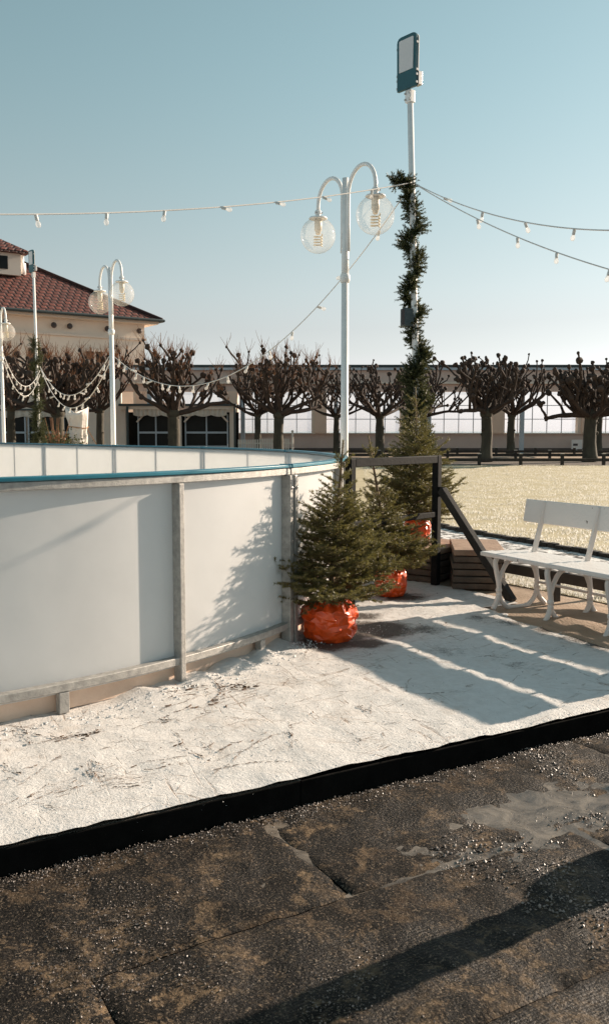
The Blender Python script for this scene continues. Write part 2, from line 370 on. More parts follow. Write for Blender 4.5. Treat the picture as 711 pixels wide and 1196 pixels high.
M['sand'] = mat('sandy_paving', (0.27, 0.19, 0.125), 0.9, scale=2.5, col2=(0.42, 0.31, 0.225), bump=0.5, bscale=60)
M['promenade'] = mat('promenade_paving', (0.26, 0.21, 0.17), 0.9, scale=0.6, col2=(0.38, 0.32, 0.26), bump=0.2, bscale=8)
M['lawn'] = mat('frosted_lawn', (0.33, 0.27, 0.15), 0.9, scale=1.3, col2=(0.55, 0.475, 0.31), thresh=(0.25, 0.75), bump=0.45, bscale=30, detail=12)
M['grass'] = mat('pale_grass', (0.27, 0.24, 0.11), 0.8, scale=2.0, col2=(0.52, 0.455, 0.28))
translucent(M['grass'], 0.4)
translucent(M['spruce'], 0.30, (0.20, 0.18, 0.05)); translucent(M['garland'], 0.2, (0.12, 0.12, 0.04))
M['patchy'] = mat('patchy_snow', (0.035, 0.03, 0.024), 0.8, scale=7, col2=(0.74, 0.72, 0.70), thresh=(0.45, 0.53), bump=0.8, bscale=18, detail=9)
M['seam'] = mat('sea_water', (0.30, 0.36, 0.40), 0.25, var=0.05, scale=0.02)
M['chipped'] = mat('chipped_white_paint', (0.72, 0.69, 0.66), 0.45, scale=17, col2=(0.09, 0.07, 0.055), thresh=(0.66, 0.69), bump=0.2, bscale=50)
M['cast'] = mat('cast_iron_white', (0.70, 0.65, 0.61), 0.5, scale=22, col2=(0.15, 0.11, 0.085), thresh=(0.69, 0.72), bump=0.3, bscale=60)

# ---------------------------------------------------------------- layout frame of the platform: a along its edge, b away from it
E0 = at(0, 985); E1 = at(711, 825)
ED = (E1 - E0).normalized(); EN = V(-ED.y, ED.x, 0); EANG = math.atan2(ED.y, ED.x)
def ab(a, b, z=0.0): return Vector((E0.x + ED.x * a + EN.x * b, E0.y + ED.y * a + EN.y * b, z))
def to_ab(p): d = Vector((p[0] - E0.x, p[1] - E0.y, 0)); return d.dot(ED), d.dot(EN)
STEP = 0.115
def fbm(x, y, s, o=4, seed=0.0): return noise.fractal(Vector((x * s + seed, y * s - seed, seed * 0.37)), 0.9, 2.1, o, noise_basis='PERLIN_ORIGINAL')

# rink outline: integrate a heading over arc length
RS = np.arange(-6.0, 44.0, 0.05)
RTH = np.radians(np.interp(RS, [-6, -2.2, 2.3766, 7.1, 18, 22, 44], [36.98, 36.98, 95.14, 133.6, 133.6, 150, 217]))
_dx, _dy = np.cumsum(np.cos(RTH)) * 0.05, np.cumsum(np.sin(RTH)) * 0.05
_i0 = int(round(6.0 / 0.05)); RX = _dx - _dx[_i0] - 0.0905; RY = _dy - _dy[_i0] + 5.949
def rp(s, off=0.0, z=0.0):
    """point on the rink outline, off = metres outwards"""
    x, y, th = np.interp(s, RS, RX), np.interp(s, RS, RY), np.interp(s, RS, RTH)
    return Vector((x + math.sin(th) * off, y - math.cos(th) * off, z))
def rang(s): return float(np.interp(s, RS, RTH))

# ---------------------------------------------------------------- the setting
def sheet(name, poly, z, m):
    mb = MB(); mb.add([(p[0], p[1], z) for p in poly], [tuple(range(len(poly)))])
    return obj(name, mb, m, kind='structure')
# base ground, all of it up to the shore; the sea beyond
sheet('sea', [(-3500, 84), (3500, 84), (3500, 5000), (-3500, 5000)], -2.2, M['seam'])
mb = MB(); g0 = ab(-60, 0.0); g1 = ab(60, 0.0)
mb.add([(g0.x, g0.y, -0.02), (g1.x, g1.y, -0.02), (140, 85, -0.02), (-140, 85, -0.02), (-140, g0.y, -0.02),
        (140, 85, -3), (-140, 85, -3)], [(0, 1, 2, 3, 4), (3, 2, 5, 6)])
obj('ground', mb, M['promenade'], kind='structure')
# lower deck ground in front of the step
mb = MB(); q = [ab(-60, 0), ab(60, 0), ab(60, -60), ab(-60, -60)]
mb.add([(p.x, p.y, -STEP - 0.03) for p in q], [(0, 3, 2, 1)]); low = obj('lower_ground', mb, M['kerb'], kind='structure')

# deck of ribbed mats, with relief; the mats' own axes run along the edge
PA, PBB = to_ab(at(640, 945, -STEP))
def deck_z(a, b):
    p = ab(a, b)
    z = 0.006 * fbm(p.x, p.y, 1.6, 3, 3.1) + 0.007 * fbm(p.x, p.y, 6.0, 5, 8.2) + 0.004 * fbm(p.x, p.y, 19.0, 3, 5.2) - 0.009 * math.exp(-((a - PA) / 0.85) ** 2 - ((b - PBB) / 0.22) ** 2) - 0.004 * math.exp(-((b + .02) / .05) ** 2)
    return -STEP + z
def mat_piece(a0, a1, b0, b1, step=0.022, dz=0.0):
    na, nb = max(2, int((a1 - a0) / step)), max(2, int((b1 - b0) / step)); ca, cb = (a0 + a1) / 2, (b0 + b1) / 2
    vs, fs = [], []
    for j in range(nb + 1):
        for i in range(na + 1):
            a, b = a0 + (a1 - a0) * i / na, b0 + (b1 - b0) * j / nb
            e = min(a - a0, a1 - a, b - b0, b1 - b)
            vs.append((a - ca, b - cb, deck_z(a, b) + dz - (0.008 * (1 - min(1, e / 0.018)) ** 2)))
    for j in range(nb):
        for i in range(na):
            k = j * (na + 1) + i; fs.append((k, k + 1, k + na + 2, k + na + 1))
    me = bpy.data.meshes.new('rubber_mat'); me.from_pydata(vs, [], fs); me.update()
    o = link('rubber_mat', me, M['deck'], low, smooth=True); p = ab(ca, cb); o.location = (p.x, p.y, 0); o.rotation_euler.z = EANG
    return o
rows = [(-0.718, -0.010), (-1.43, -0.722), (-2.2, -1.434)]
cross = [[-2.6, -0.9, 0.985, 2.75, 4.6, 6.4], [-2.0, 0.1, 2.0, 3.8, 5.6], [-1.5, 0.7, 2.7, 4.6]]
for (b0, b1), cs in zip(rows, cross):
    for i in range(len(cs) - 1): mat_piece(cs[i] + 0.002, cs[i + 1] - 0.002, b0, b1, 0.025, random.Random(i * 7 + int(b0 * 90)).uniform(-0.0015, 0.0015))
# frozen puddle lying in the hollows of the mats
pc = at(640, 945, -STEP); pa, pb = to_ab(pc)
mb = MB(); n = 48; ring = []
for k in range(n):
    t = 2 * math.pi * k / n; r = 1 + 0.25 * math.sin(3 * t + 1) + 0.15 * math.sin(7 * t)
    p = ab(pa + 1.5 * r * math.cos(t), pb + 0.42 * r * math.sin(t)); ring.append((p.x, p.y, -STEP - 0.0080))
mb.add(ring, [tuple(range(n))]); obj('puddle', mb, M['puddle'], kind='structure')

# snow covered platform
BARE_SHADE = [(at(440, 735), 0.50, 0.9), (at(425, 752), 0.28, 0.8), (at(470, 697), 0.40, 0.75), (at(380, 752), 0.36, 0.85), (at(400, 742), 0.35, .8), (at(690, 742), 0.30, 0.75), (at(640, 735), 0.22, 0.7), (at(420,720),.35,.7), (at(560, 722), .40, .46), (at(600, 728), .42, .48), (at(680, 746), .34, .62), (at(711, 752), .4, .68), (at(520, 760), .55, .40), (at(600, 775), .5, .38), (at(500, 735), .45, .5)]  # bare ground, plus spots that paint the bench's shadow strips darker
def inside(a, b):
    if b < 2.3: return a <= 4.22
    if b < 3.45: return a <= 4.62
    return a <= 4.62 - (b - 3.45) * 0.9
def snow_z(a, b):
    p = ab(a, b)
    z = 0.010 * fbm(p.x, p.y, 1.3, 3, 1.7) + 0.006 * fbm(p.x, p.y, 6.0, 4, 4.4) + 0.004 * fbm(p.x, p.y, 22.0, 3, 2.9)
    # drift along the foot of the rink
    d = min((p - rp(s)).length for s in (-1.4, -1.1, -0.8, -0.5, -0.2, 0.1, 0.4)) if abs(p.x + 0.3) < 1.4 and abs(p.y - 5.5) < 1.4 else 9
    z += 0.055 * math.exp(-(d / 0.15) ** 2) * (0.7 + 0.6 * fbm(p.x, p.y, 5, 2, 7.7))
    z -= 0.012 * max(0.0, 1 - abs(b - 2.32) / 0.03) if b > 1.5 else 0
    return z + 0.004
def platform():
    st = 0.036; A0, A1, B1 = -4.2, 4.7, 6.2; na, nb = int((A1 - A0) / st), int(B1 / st)
    co = {}; vs, fs, bare = [], [], []
    def vid(i, j):
        if (i, j) not in co:
            a, b = A0 + i * st, j * st
            if j == 0: b += 0.010 * fbm(a, 0, 9.0, 3, 5.5)
            p = ab(a, b); z = snow_z(a, b)
            if j == 0: z -= 0.012
            w = 0.0
            for q, r, s in BARE_SHADE:
                d = math.hypot((p.x - q.x), (p.y - q.y)) / r
                w = max(w, s * max(0.0, 1 - d))
            z -= 0.012 * w
            co[(i, j)] = len(vs); vs.append((p.x, p.y, z)); bare.append(w)
        return co[(i, j)]
    for j in range(nb):
        for i in range(na):
            a, b = A0 + (i + 0.5) * st, (j + 0.5) * st
            if inside(a + 0.03 * fbm(a, b, 4, 2, 1), b): fs.append((vid(i, j), vid(i + 1, j), vid(i + 1, j + 1), vid(i, j + 1)))
    me = bpy.data.meshes.new('snowy_platform'); me.from_pydata(vs, [], fs); me.update()
    at_ = me.attributes.new('bare', 'FLOAT', 'POINT'); at_.data.foreach_set('value', bare)  # also carries the shade painted along the bench
    return link('snowy_platform', me, M['snow'], smooth=True, kind='structure')
platform()
# black timber edge of the platform, in lengths
edge = thing('platform_edge', 'black timber edge running along the front of the snowy platform', 'edge', ab(0, 0.02, -STEP - 0.03), worldmesh=True)
k0 = -6.0
while k0 < 7.0:
    mb = MB(); mb.beam(ab(k0 + 0.0015, 0.018, -STEP / 2 - 0.030), ab(k0 + 2.4 - 0.0015, 0.018, -STEP / 2 - 0.030), 0.05, STEP + 0.02)
    obj('edge_board', mb, M['edge'], edge, bevel=0.004); k0 += 2.4

# sandy paving under the bench, kerbs and strips
def strip_pts(pxs, z=0.0): return [at(x, y, z) for x, y in pxs]
k_out = strip_pts([(470, 607), (497, 611), (535, 620), (600, 631), (650, 640), (711, 651), (800, 668), (980, 705)])
k_in = strip_pts([(470, 640), (530, 650), (583, 660), (640, 670), (711, 684), (800, 703), (980, 745)])
sand = [ab(4.18, 0.05), ab(12, 0.05)] + [k_in[i] for i in range(len(k_in) - 1, -1, -1)] + [ab(3.4, 3.4), ab(4.1, 2.4)]
BPH = math.radians(62); BAX = V(math.cos(BPH), -math.sin(BPH), 0); BDP = V(math.sin(BPH), math.cos(BPH), 0)
BO = at(586, 711.6)
sheet('sandy_path', sand, -0.012, M['sand'])
def sstep(e0, e1, x): t = max(0.0, min(1.0, (x - e0) / (e1 - e0))); return t * t * (3 - 2 * t)
def mound_z(p):
    d = Vector((p.x - BO.x, p.y - BO.y, 0)); t, u = d.dot(BAX), d.dot(BDP)
    return 0.055 * sstep(-0.05, 0.60, t) * sstep(-0.35, 0.10, u + .05 * fbm(p.x, p.y, 4, 2, 3)) * (1 - sstep(0.55, 0.85, u)) * (1 - sstep(3.4, 4.4, t)) + 0.006 * fbm(p.x, p.y, 5, 4, 9.1)
mb = MB(); st = 0.045; n1, n2 = int(5.2 / st), int(1.2 / st)
for j in range(n2 + 1):
    for i in range(n1 + 1):
        p = BO + BAX * (-0.55 + i * st) + BDP * (-0.24 + 0.05 * fbm(i * .12, 0, 1.0, 3, 4) + j * st); e = min(i, j, n1 - i, n2 - j)
        mb.v.append((p.x, p.y, mound_z(p) - 0.007 - (0.05 if e == 0 else 0.0)))
for j in range(n2):
    for i in range(n1): k = j * (n1 + 1) + i; mb.f.append((k, k + 1, k + n1 + 2, k + n1 + 1))
obj('sandy_mound', mb, M['sand'], smooth=True, kind='structure')
def ribbon(name, pa_, pb_, z, m): 
    mb = MB(); n = len(pa_)
    mb.add([(p.x, p.y, z) for p in pa_] + [(p.x, p.y, z) for p in pb_], [(i, i + 1, n + i + 1, n + i) for i in range(n - 1)])
    return obj(name, mb, m, kind='structure')
mid = [k_in[i].lerp(k_out[min(i, len(k_out) - 1)], 0.30) for i in range(len(k_in))]
ribbon('snow_strip', k_in, k_out[:len(k_in)], -0.004, M['patchy'])
grass_in = strip_pts([(590, 681), (640, 690), (711, 705), (800, 724), (980, 765)]); grass_out = strip_pts([(590, 664), (640, 673), (711, 687), (800, 706), (980, 747)])
ribbon('grass_strip', grass_in, grass_out, -0.004, M['lawn'])
def kerb_run(pts, w, h, label, m=M['kerb']):
    pts2 = []
    for i in range(len(pts) - 1):
        for k in range(6): pts2.append(pts[i].lerp(pts[i + 1], k / 6))
    pts2.append(pts[-1])
    t = thing('lawn_kerb', label, 'kerb', pts2[0], worldmesh=True)
    rg = random.Random(9)
    for i in range(len(pts2) - 1):
        a, b = pts2[i], pts2[i + 1]; g = (b - a).normalized() * 0.006; hh = h + rg.uniform(-0.012, 0.012)
        mb = MB(); mb.beam(a + g + V(0, 0, hh / 2 - 0.02), b - g + V(0, 0, hh / 2 - 0.02), w, hh + 0.04); obj('kerb_stone', mb, m, t, bevel=0.006)
kerb_run(k_out, 0.09, 0.05, 'dark low kerb between the lawn and the patchy snow strip')
r0_, r1_ = at(583, 662, 0.2), at(711, 685, 0.2); rd_ = (r1_ - r0_).normalized(); r0_ = r0_ - rd_ * 0.5
kr = thing('knee_rail', 'low dark timber knee rail behind the white bench', 'fence', (r0_.x, r0_.y, 0), worldmesh=True)
for k in range(5):
    p_ = r0_ + rd_ * (0.10 + 1.05 * k); mb = MB(); mb.box((p_.x, p_.y, 0.075), (0.07, 0.07, 0.17), math.atan2(rd_.y, rd_.x)); obj('post', mb, M['fence'], kr, bevel=0.005)
    if k < 4:
        a_, b_ = r0_ + rd_ * (0.003 + 1.05 * k), r0_ + rd_ * (1.047 + 1.05 * k); mb = MB(); mb.beam(V(a_.x, a_.y, 0.205), V(b_.x, b_.y, 0.205), 0.06, 0.09); obj('rail', mb, M['fence'], kr, bevel=0.006)
lawn_poly = [V(-26, 20, 0), V(-26, 37, 0), V(30, 37, 0), V(30, 6.5, 0)] + k_out[::-1] + [V(0.6, 10.5, 0)]
sheet('lawn', lawn_poly, -0.006, M['lawn'])
sheet('promenade', [(-60, 44.5), (60, 44.5), (60, 58.5), (-60, 58.5)], -0.012, M['sand'])
sheet('tree_bed', [(-60, 37.2), (60, 37.2), (60, 44.3), (-60, 44.3)], -0.010, M['slab'])

# grass blades on the lawn and on the strip: nobody could count them
rs = np.random.RandomState(3)
def blades(nm, xs, ys, hmin, hmax, wid):
    n = len(xs); th = rs.rand(n) * 6.283; h = hmin + rs.rand(n) * (hmax - hmin); lean = rs.randn(n, 2) * 0.5
    b = np.stack([xs, ys, np.full(n, -0.008)], 1); s = np.stack([np.cos(th), np.sin(th), 0 * th], 1) * (wid * (0.6 + rs.rand(n)))[:, None]
    tip = b + np.stack([lean[:, 0] * h, lean[:, 1] * h, h], 1)
    return fast_mesh(nm, np.stack([b - s, b + s, tip], 1).reshape(-1, 3), 3)
k_arr = np.array([[p.x, p.y] for p in k_out]); 
xs, ys = [], []
Y = 8 + 29 * rs.rand(90000) ** 1.6; X = (rs.rand(90000) * 0.36 + 0.06) * Y + 0.2
kx = np.argsort(k_arr[:, 0]); kline = np.interp(X, k_arr[kx, 0], k_arr[kx, 1]); ok = Y > kline + 0.12
clump = np.array([noise.noise((x * 1.7, y * 1.7, 0)) for x, y in zip(X[ok], Y[ok])]); keep = clump + rs.rand(ok.sum()) * 0.8 > 0.30
me = blades('lawn_grass', X[ok][keep], Y[ok][keep], 0.015, 0.045, 0.006); o = link('lawn_grass', me, M['grass'], kind='stuff'); tag(o, 'short dry pale grass blades growing on the frosty lawn', 'grass')
t_ = rs.rand(9000); gi = np.array([[p.x, p.y] for p in grass_in]); go = np.array([[p.x, p.y] for p in grass_out]); idx = t_ * (len(gi) - 1.001); i0 = idx.astype(int); fr = (idx - i0)[:, None]
pi_ = gi[i0] * (1 - fr) + gi[i0 + 1] * fr; po_ = go[i0] * (1 - fr) + go[i0 + 1] * fr; w_ = rs.rand(9000)[:, None]; pp = pi_ * w_ + po_ * (1 - w_)
me = blades('verge_grass', pp[:, 0], pp[:, 1], 0.01, 0.05, 0.004); o = link('verge_grass', me, M['grass'], kind='stuff'); tag(o, 'thin tufts of grass in the strip behind the white bench', 'grass')

# granules: ice crumbs on the mats, snow crumbs on the platform, brown litter on the snow
OCT = np.array([[1, 0, 0], [-1, 0, 0], [0, 1, 0], [0, -1, 0], [0, 0, 1], [0, 0, -1]], float)
OF = [(0, 2, 4), (2, 1, 4), (1, 3, 4), (3, 0, 4), (2, 0, 5), (1, 2, 5), (3, 1, 5), (0, 3, 5)]
def granules(pts, rad):
    n = len(pts); v = OCT[None] * (0.6 + 0.8 * rs.rand(n, 6, 1)) + rs.randn(n, 6, 3) * 0.18
    v = v * rad[:, None, None] + pts[:, None, :]
    return v[:, np.array(OF), :].reshape(-1, 3)
pts, rad = [], []
def add_ice(a, b, r):
    p = ab(a, b); pts.append((p.x, p.y, deck_z(a, b) + r * 0.3)); rad.append(r)
rg = random.Random(11)
for _ in range(90000):
    a, b = rg.uniform(-1.5, 5.2), -abs(rg.uniform(0.0, 1.9))
    p = ab(a, b); dn = fbm(p.x, p.y, 2.4, 4, 6.6) + 0.35 * math.exp(-abs(b) / 0.05) + 0.22 * max(0, min(1, (a - 1.2) / .8))
    if dn + rg.uniform(-0.16, 0.16) > 0.36: add_ice(a, b, 0.0010 + 0.0034 * rg.random() ** 3 * (1.5 if a > 1.4 else .8))
for _ in range(5000):                                                        # crust along the foot of the step
    a = rg.uniform(-1.5, 5.0); add_ice(a, -0.015 - abs(rg.gauss(0, 0.035)) - 0.1 * rg.random() ** 3, 0.0012 + 0.003 * rg.random() ** 2)
o = link('ice_crumbs', fast_mesh('ice_crumbs', granules(np.array(pts), np.array(rad)), 3), M['ice_grain'], kind='stuff'); tag(o, 'loose crumbs of ice scattered over the dark wet mats', 'ice crumbs')
pts, rad = [], []
for _ in range(26000):
    a, b = rg.uniform(-2.0, 4.2), 3.4 * rg.random() ** 1.3
    if not inside(a, b): continue
    p = ab(a, b); r = 0.0012 + 0.0022 * rg.random() ** 3
    if fbm(p.x, p.y, 3.0, 3, 1.1) + rg.uniform(-.4, .4) < 0.0: continue
    pts.append((p.x, p.y, snow_z(a, b) + r * 0.2)); rad.append(r)
for _ in range(70):                                                        # snow stuck to the face of the edge
    a = rg.uniform(-1.5, 4.2); dn = fbm(a, 0, 2.2, 3, 12.0)
    if dn + rg.uniform(-.3, .3) < 0.12: continue
    p = ab(a, -0.008); z = -0.035 + rg.gauss(0, 0.010) if rg.random() < .7 else rg.uniform(-STEP, 0)
    pts.append((p.x, p.y, z)); rad.append(0.0008 + 0.0012 * rg.random() ** 2)
for _ in range(1300):                                                        # crumbs by the rink foot
    s = rg.uniform(-2.6, 0.5); p = rp(s, 0.10 + abs(rg.gauss(0, 0.10))); a, b = to_ab(p); r = 0.002 + 0.006 * rg.random() ** 4
    pts.append((p.x, p.y, snow_z(a, b) + r * 0.3)); rad.append(r)
o = link('snow_crumbs', fast_mesh('snow_crumbs', granules(np.array(pts), np.array(rad)), 3), M['snow_lump'], kind='stuff'); tag(o, 'small lumps of trodden snow lying on the platform', 'snow crumbs')
# litter: twigs and needles pressed into the snow
mb = MB()
def bit(p, ang, L_, w):
    a, b = to_ab(p); z = snow_z(a, b) + 0.003; d = V(math.cos(ang), math.sin(ang), 0); s = V(-d.y, d.x, 0) * w
    q0, q1, qm = p - d * L_ / 2, p + d * L_ / 2, p + V(rg.uniform(-1, 1), rg.uniform(-1, 1), 0) * L_ * 0.08
    for u, v in ((q0, qm), (qm, q1)):
        mb.add([(u.x - s.x, u.y - s.y, z), (u.x + s.x, u.y + s.y, z), (v.x + s.x, v.y + s.y, z + .001), (v.x - s.x, v.y - s.y, z + .001), (u.x, u.y, z + w * 1.2), (v.x, v.y, z + w * 1.2)],
               [(0, 4, 5, 3), (1, 2, 5, 4)])
spots = [(200, 812, .10, 26), (280, 805, .10, 30), (215, 830, .12, 22), (250, 825, .1, 16), (60, 866, .12, 26), (120, 855, .10, 18), (110, 907, .08, 12), (260, 880, .10, 14), (370, 830, .10, 8), (215, 888, .15, 8), (40, 920, .2, 9), (180, 890, .12, 8), (310, 840, .25, 14), (540, 800, .2, 12), (470, 770, .25, 20), (420, 745, .25, 60), (460, 700, .25, 60)]
for px, py, sp, n in spots:
    c = at(px, py)
    for _ in range(max(3, int(n * .55))):
        p = c + ED * rg.gauss(0, sp * 1.5) + EN * rg.gauss(0, sp * 0.5)
        bit(V(p.x, p.y, 0), EANG + rg.gauss(0, 0.9), 0.006 + 0.035 * rg.random() ** 2, 0.0008 + 0.004 * rg.random() ** 2)
for _ in range(30):
    p = ab(rg.uniform(-1.2, 4), rg.uniform(0.1, 2.4)); bit(V(p.x, p.y, 0), rg.uniform(0, 3.14), rg.uniform(0.02, 0.07), rg.uniform(0.0006, 0.0013))
def furrow(p, ang, L_, wmax):
    q = p.copy(); n = max(3, int(L_ / 0.012)); cv = rg.gauss(0, .012)
    for i in range(n):
        ang += cv + rg.gauss(0, .05); q = q + V(math.cos(ang), math.sin(ang), 0) * 0.012; a, b = to_ab(q)
        if b < 0.06 or not inside(a, b): break
        if fbm(q.x, q.y, 14, 2, 3.3) + rg.uniform(-.25, .25) > -0.12:
            bit(q + V(rg.gauss(0, .003), rg.gauss(0, .003), 0), ang + rg.gauss(0, .25), rg.uniform(.008, .026), (0.0006 + wmax * rg.random() ** 2) * (0.4 + 0.6 * math.sin(math.pi * (i + .5) / n)))
def furrow_px(x0, y0, x1, y1, w): a, b = at(x0, y0), at(x1, y1); d = b - a; furrow(a, math.atan2(d.y, d.x), d.length, w)
for l_ in ((200, 834, 255, 822, .004), (232, 828, 300, 800, .005), (262, 806, 300, 802, .010), (195, 812, 235, 806, .005), (185, 840, 222, 843, .004), (60, 868, 130, 850, .006), (10, 852, 60, 866, .004), (0, 892, 30, 905, .004), (20, 940, 70, 915, .003), (95, 897, 122, 912, .004),
           (180, 878, 230, 870, .004), (210, 872, 240, 888, .004), (150, 905, 215, 890, .003), (255, 880, 280, 866, .003), (300, 862, 340, 850, .002), (330, 850, 345, 872, .003), (405, 820, 425, 835, .003), (412, 855, 430, 872, .002), (60, 930, 150, 905, .003), (120, 925, 175, 918, .003), (240, 905, 330, 880, .002), (30, 900, 80, 885, .004), (100, 880, 150, 870, .004)):
    furrow_px(*l_)
    for _ in range(2): j_ = [rg.gauss(0, 14) for _ in range(2)]; furrow_px(l_[0] + j_[0], l_[1] + j_[1] * .4, l_[2] + j_[0] * .6, l_[3] + j_[1] * .3, l_[4] * .5)
for _ in range(46):
    p = ab(rg.uniform(-1.0, 2.6), rg.uniform(0.1, 1.6)); furrow(V(p.x, p.y, 0), rg.uniform(-.6, 1.6), rg.uniform(.08, .4), .0014)
for _ in range(34):
    p = ab(rg.uniform(2.0, 4.1), rg.uniform(0.3, 2.2)); furrow(V(p.x, p.y, 0), rg.uniform(-.8, 1.9), rg.uniform(.08, .35), .0012)
o = obj('twig_litter', mb, M['litter'], kind='stuff'); tag(o, 'brown needles and broken twigs lying on the snow beside the rink', 'litter')

# ---------------------------------------------------------------- ice rink
RH = 1.203
rink = thing('ice_rink', 'white walled outdoor ice rink with galvanised frame and teal top edge', 'ice rink', (-6, 12, 0), worldmesh=True)
bounds = [-4.8, -2.56, -0.09] + [-0.09 + 2.28 * k for k in range(1, 17)]
def ss(a, b, st=0.14):
    n = max(2, int(math.ceil((b - a) / st))); return [a + (b - a) * i / n for i in range(n + 1)]
def wall(s0, s1, o0, o1, z0, z1, st=0.14):
    """curved slab along the rink outline"""
    mb = MB(); S = ss(s0, s1, st); n = len(S)
    for s in S:
        for o_, z in ((o0, z0), (o1, z0), (o1, z1), (o0, z1)): mb.v.append(tuple(rp(s, o_, z)))
    for i in range(n - 1):
        for k in range(4):
            a, b = i * 4 + k, i * 4 + (k + 1) % 4; mb.f.append((a, b, b + 4, a + 4))
    mb.f.append((0, 1, 2, 3)); e = (n - 1) * 4; mb.f.append((e + 3, e + 2, e + 1, e)); 
    mb.f = [q[::-1] for q in mb.f]; return mb
def post(s, o0, o1, w, z0, z1):
    mb = MB(); c = rp(s, (o0 + o1) / 2, (z0 + z1) / 2); mb.box(c, (w, o1 - o0, z1 - z0), rang(s)); return mb
for i in range(len(bounds) - 1):
    s0, s1 = bounds[i], bounds[i + 1]; m_ = (s0 + s1) / 2 if i != 1 else -1.195
    near = s1 < 5
    pan = obj('panel', wall(s0 + 0.004, s1 - 0.004, -0.012, 0.0, 0.09, 1.168), M['board'], rink)
    if not near:                                        # inner sheets meet over the middle post of each panel
        pan.data = mesh_of('panel', wall(s0 + 0.006, m_ - 0.006, -0.012, 0.0, 0.09, 1.168)); pan.data.materials.append(M['board'])
        obj('panel', wall(m_ + 0.006, s1 - 0.006, -0.012, 0.0, 0.09, 1.168), M['board'], rink)
    obj('top_cap', wall(s0 + 0.002, s1 - 0.002, -0.035, 0.055, 1.182, RH), M['teal'], rink, bevel=0.004)
    obj('top_rail', wall(s0 + 0.003, s1 - 0.003, 0.002, 0.045, 1.136, 1.180), M['galv'], rink, bevel=0.004)
    obj('bottom_rail', wall(s0 + 0.003, s1 - 0.003, 0.002, 0.055, 0.112, 0.156), M['galv'], rink, bevel=0.004)
    obj('base_board', wall(s0, s1, -0.03, -0.014, 0.0, 0.10), M['baseboard'], rink)
    if s1 < 14:
        for sp_ in (s0 + 0.035, s1 - 0.035):
            p_ = obj('end_post', post(sp_, 0.002, 0.070, 0.045, 0.0, 1.134), M['galv'], rink, bevel=0.004)
            if near:
                for z in (0.30, 0.70, 1.05):
                    mb = MB(); c = rp(sp_, 0.073, z); mb.box(c, (0.016, 0.008, 0.016), rang(sp_)); obj('bolt', mb, M['bolt'], p_, bevel=0.002)
        obj('middle_post', post(m_, 0.002, 0.066, 0.036, 0.0, 1.134), M['galv'], rink, bevel=0.004)
        for sp_ in (m_ - 0.735, m_ + 0.735): obj('foot', post(sp_, 0.006, 0.052, 0.055, 0.0, 0.110), M['galv'], rink, bevel=0.004)
mb = MB(); S = np.arange(-5.9, 37, 0.5); mb.add([tuple(rp(s, -0.04, 0.05)) for s in S], [tuple(range(len(S)))]); obj('ice_floor', mb, M['ice'], rink)

# ---------------------------------------------------------------- spruces in orange bags
def needles_from(segs, dens, nl, nw, seed, out_bias=0.9):
    """segs: list of (p, q) twig segments; returns triangles of needles standing off the twigs"""
    r = np.random.RandomState(seed)
    A = np.array([s[0] for s in segs]); B = np.array([s[1] for s in segs]); d = B - A; L_ = np.linalg.norm(d, axis=1)
    n = np.maximum(1, (L_ * dens).astype(int)); idx = np.repeat(np.arange(len(segs)), n); t = r.rand(len(idx))[:, None]
    D = d[idx] / L_[idx][:, None]; P = A[idx] + d[idx] * t
    R = r.randn(len(idx), 3); R -= D * np.sum(R * D, 1)[:, None]; R /= np.linalg.norm(R, axis=1)[:, None] + 1e-9
    dirn = R * out_bias + D * (0.55 + 0.5 * r.rand(len(idx), 1)); dirn /= np.linalg.norm(dirn, axis=1)[:, None]
    W = np.cross(dirn, r.randn(len(idx), 3)); W /= np.linalg.norm(W, axis=1)[:, None] + 1e-9
    ln = (nl * (0.7 + 0.6 * r.rand(len(idx))))[:, None]; w = nw * (0.8 + 0.5 * r.rand(len(idx)))[:, None]
    return np.stack([P - W * w, P + W * w, P + dirn * ln], 1).reshape(-1, 3)
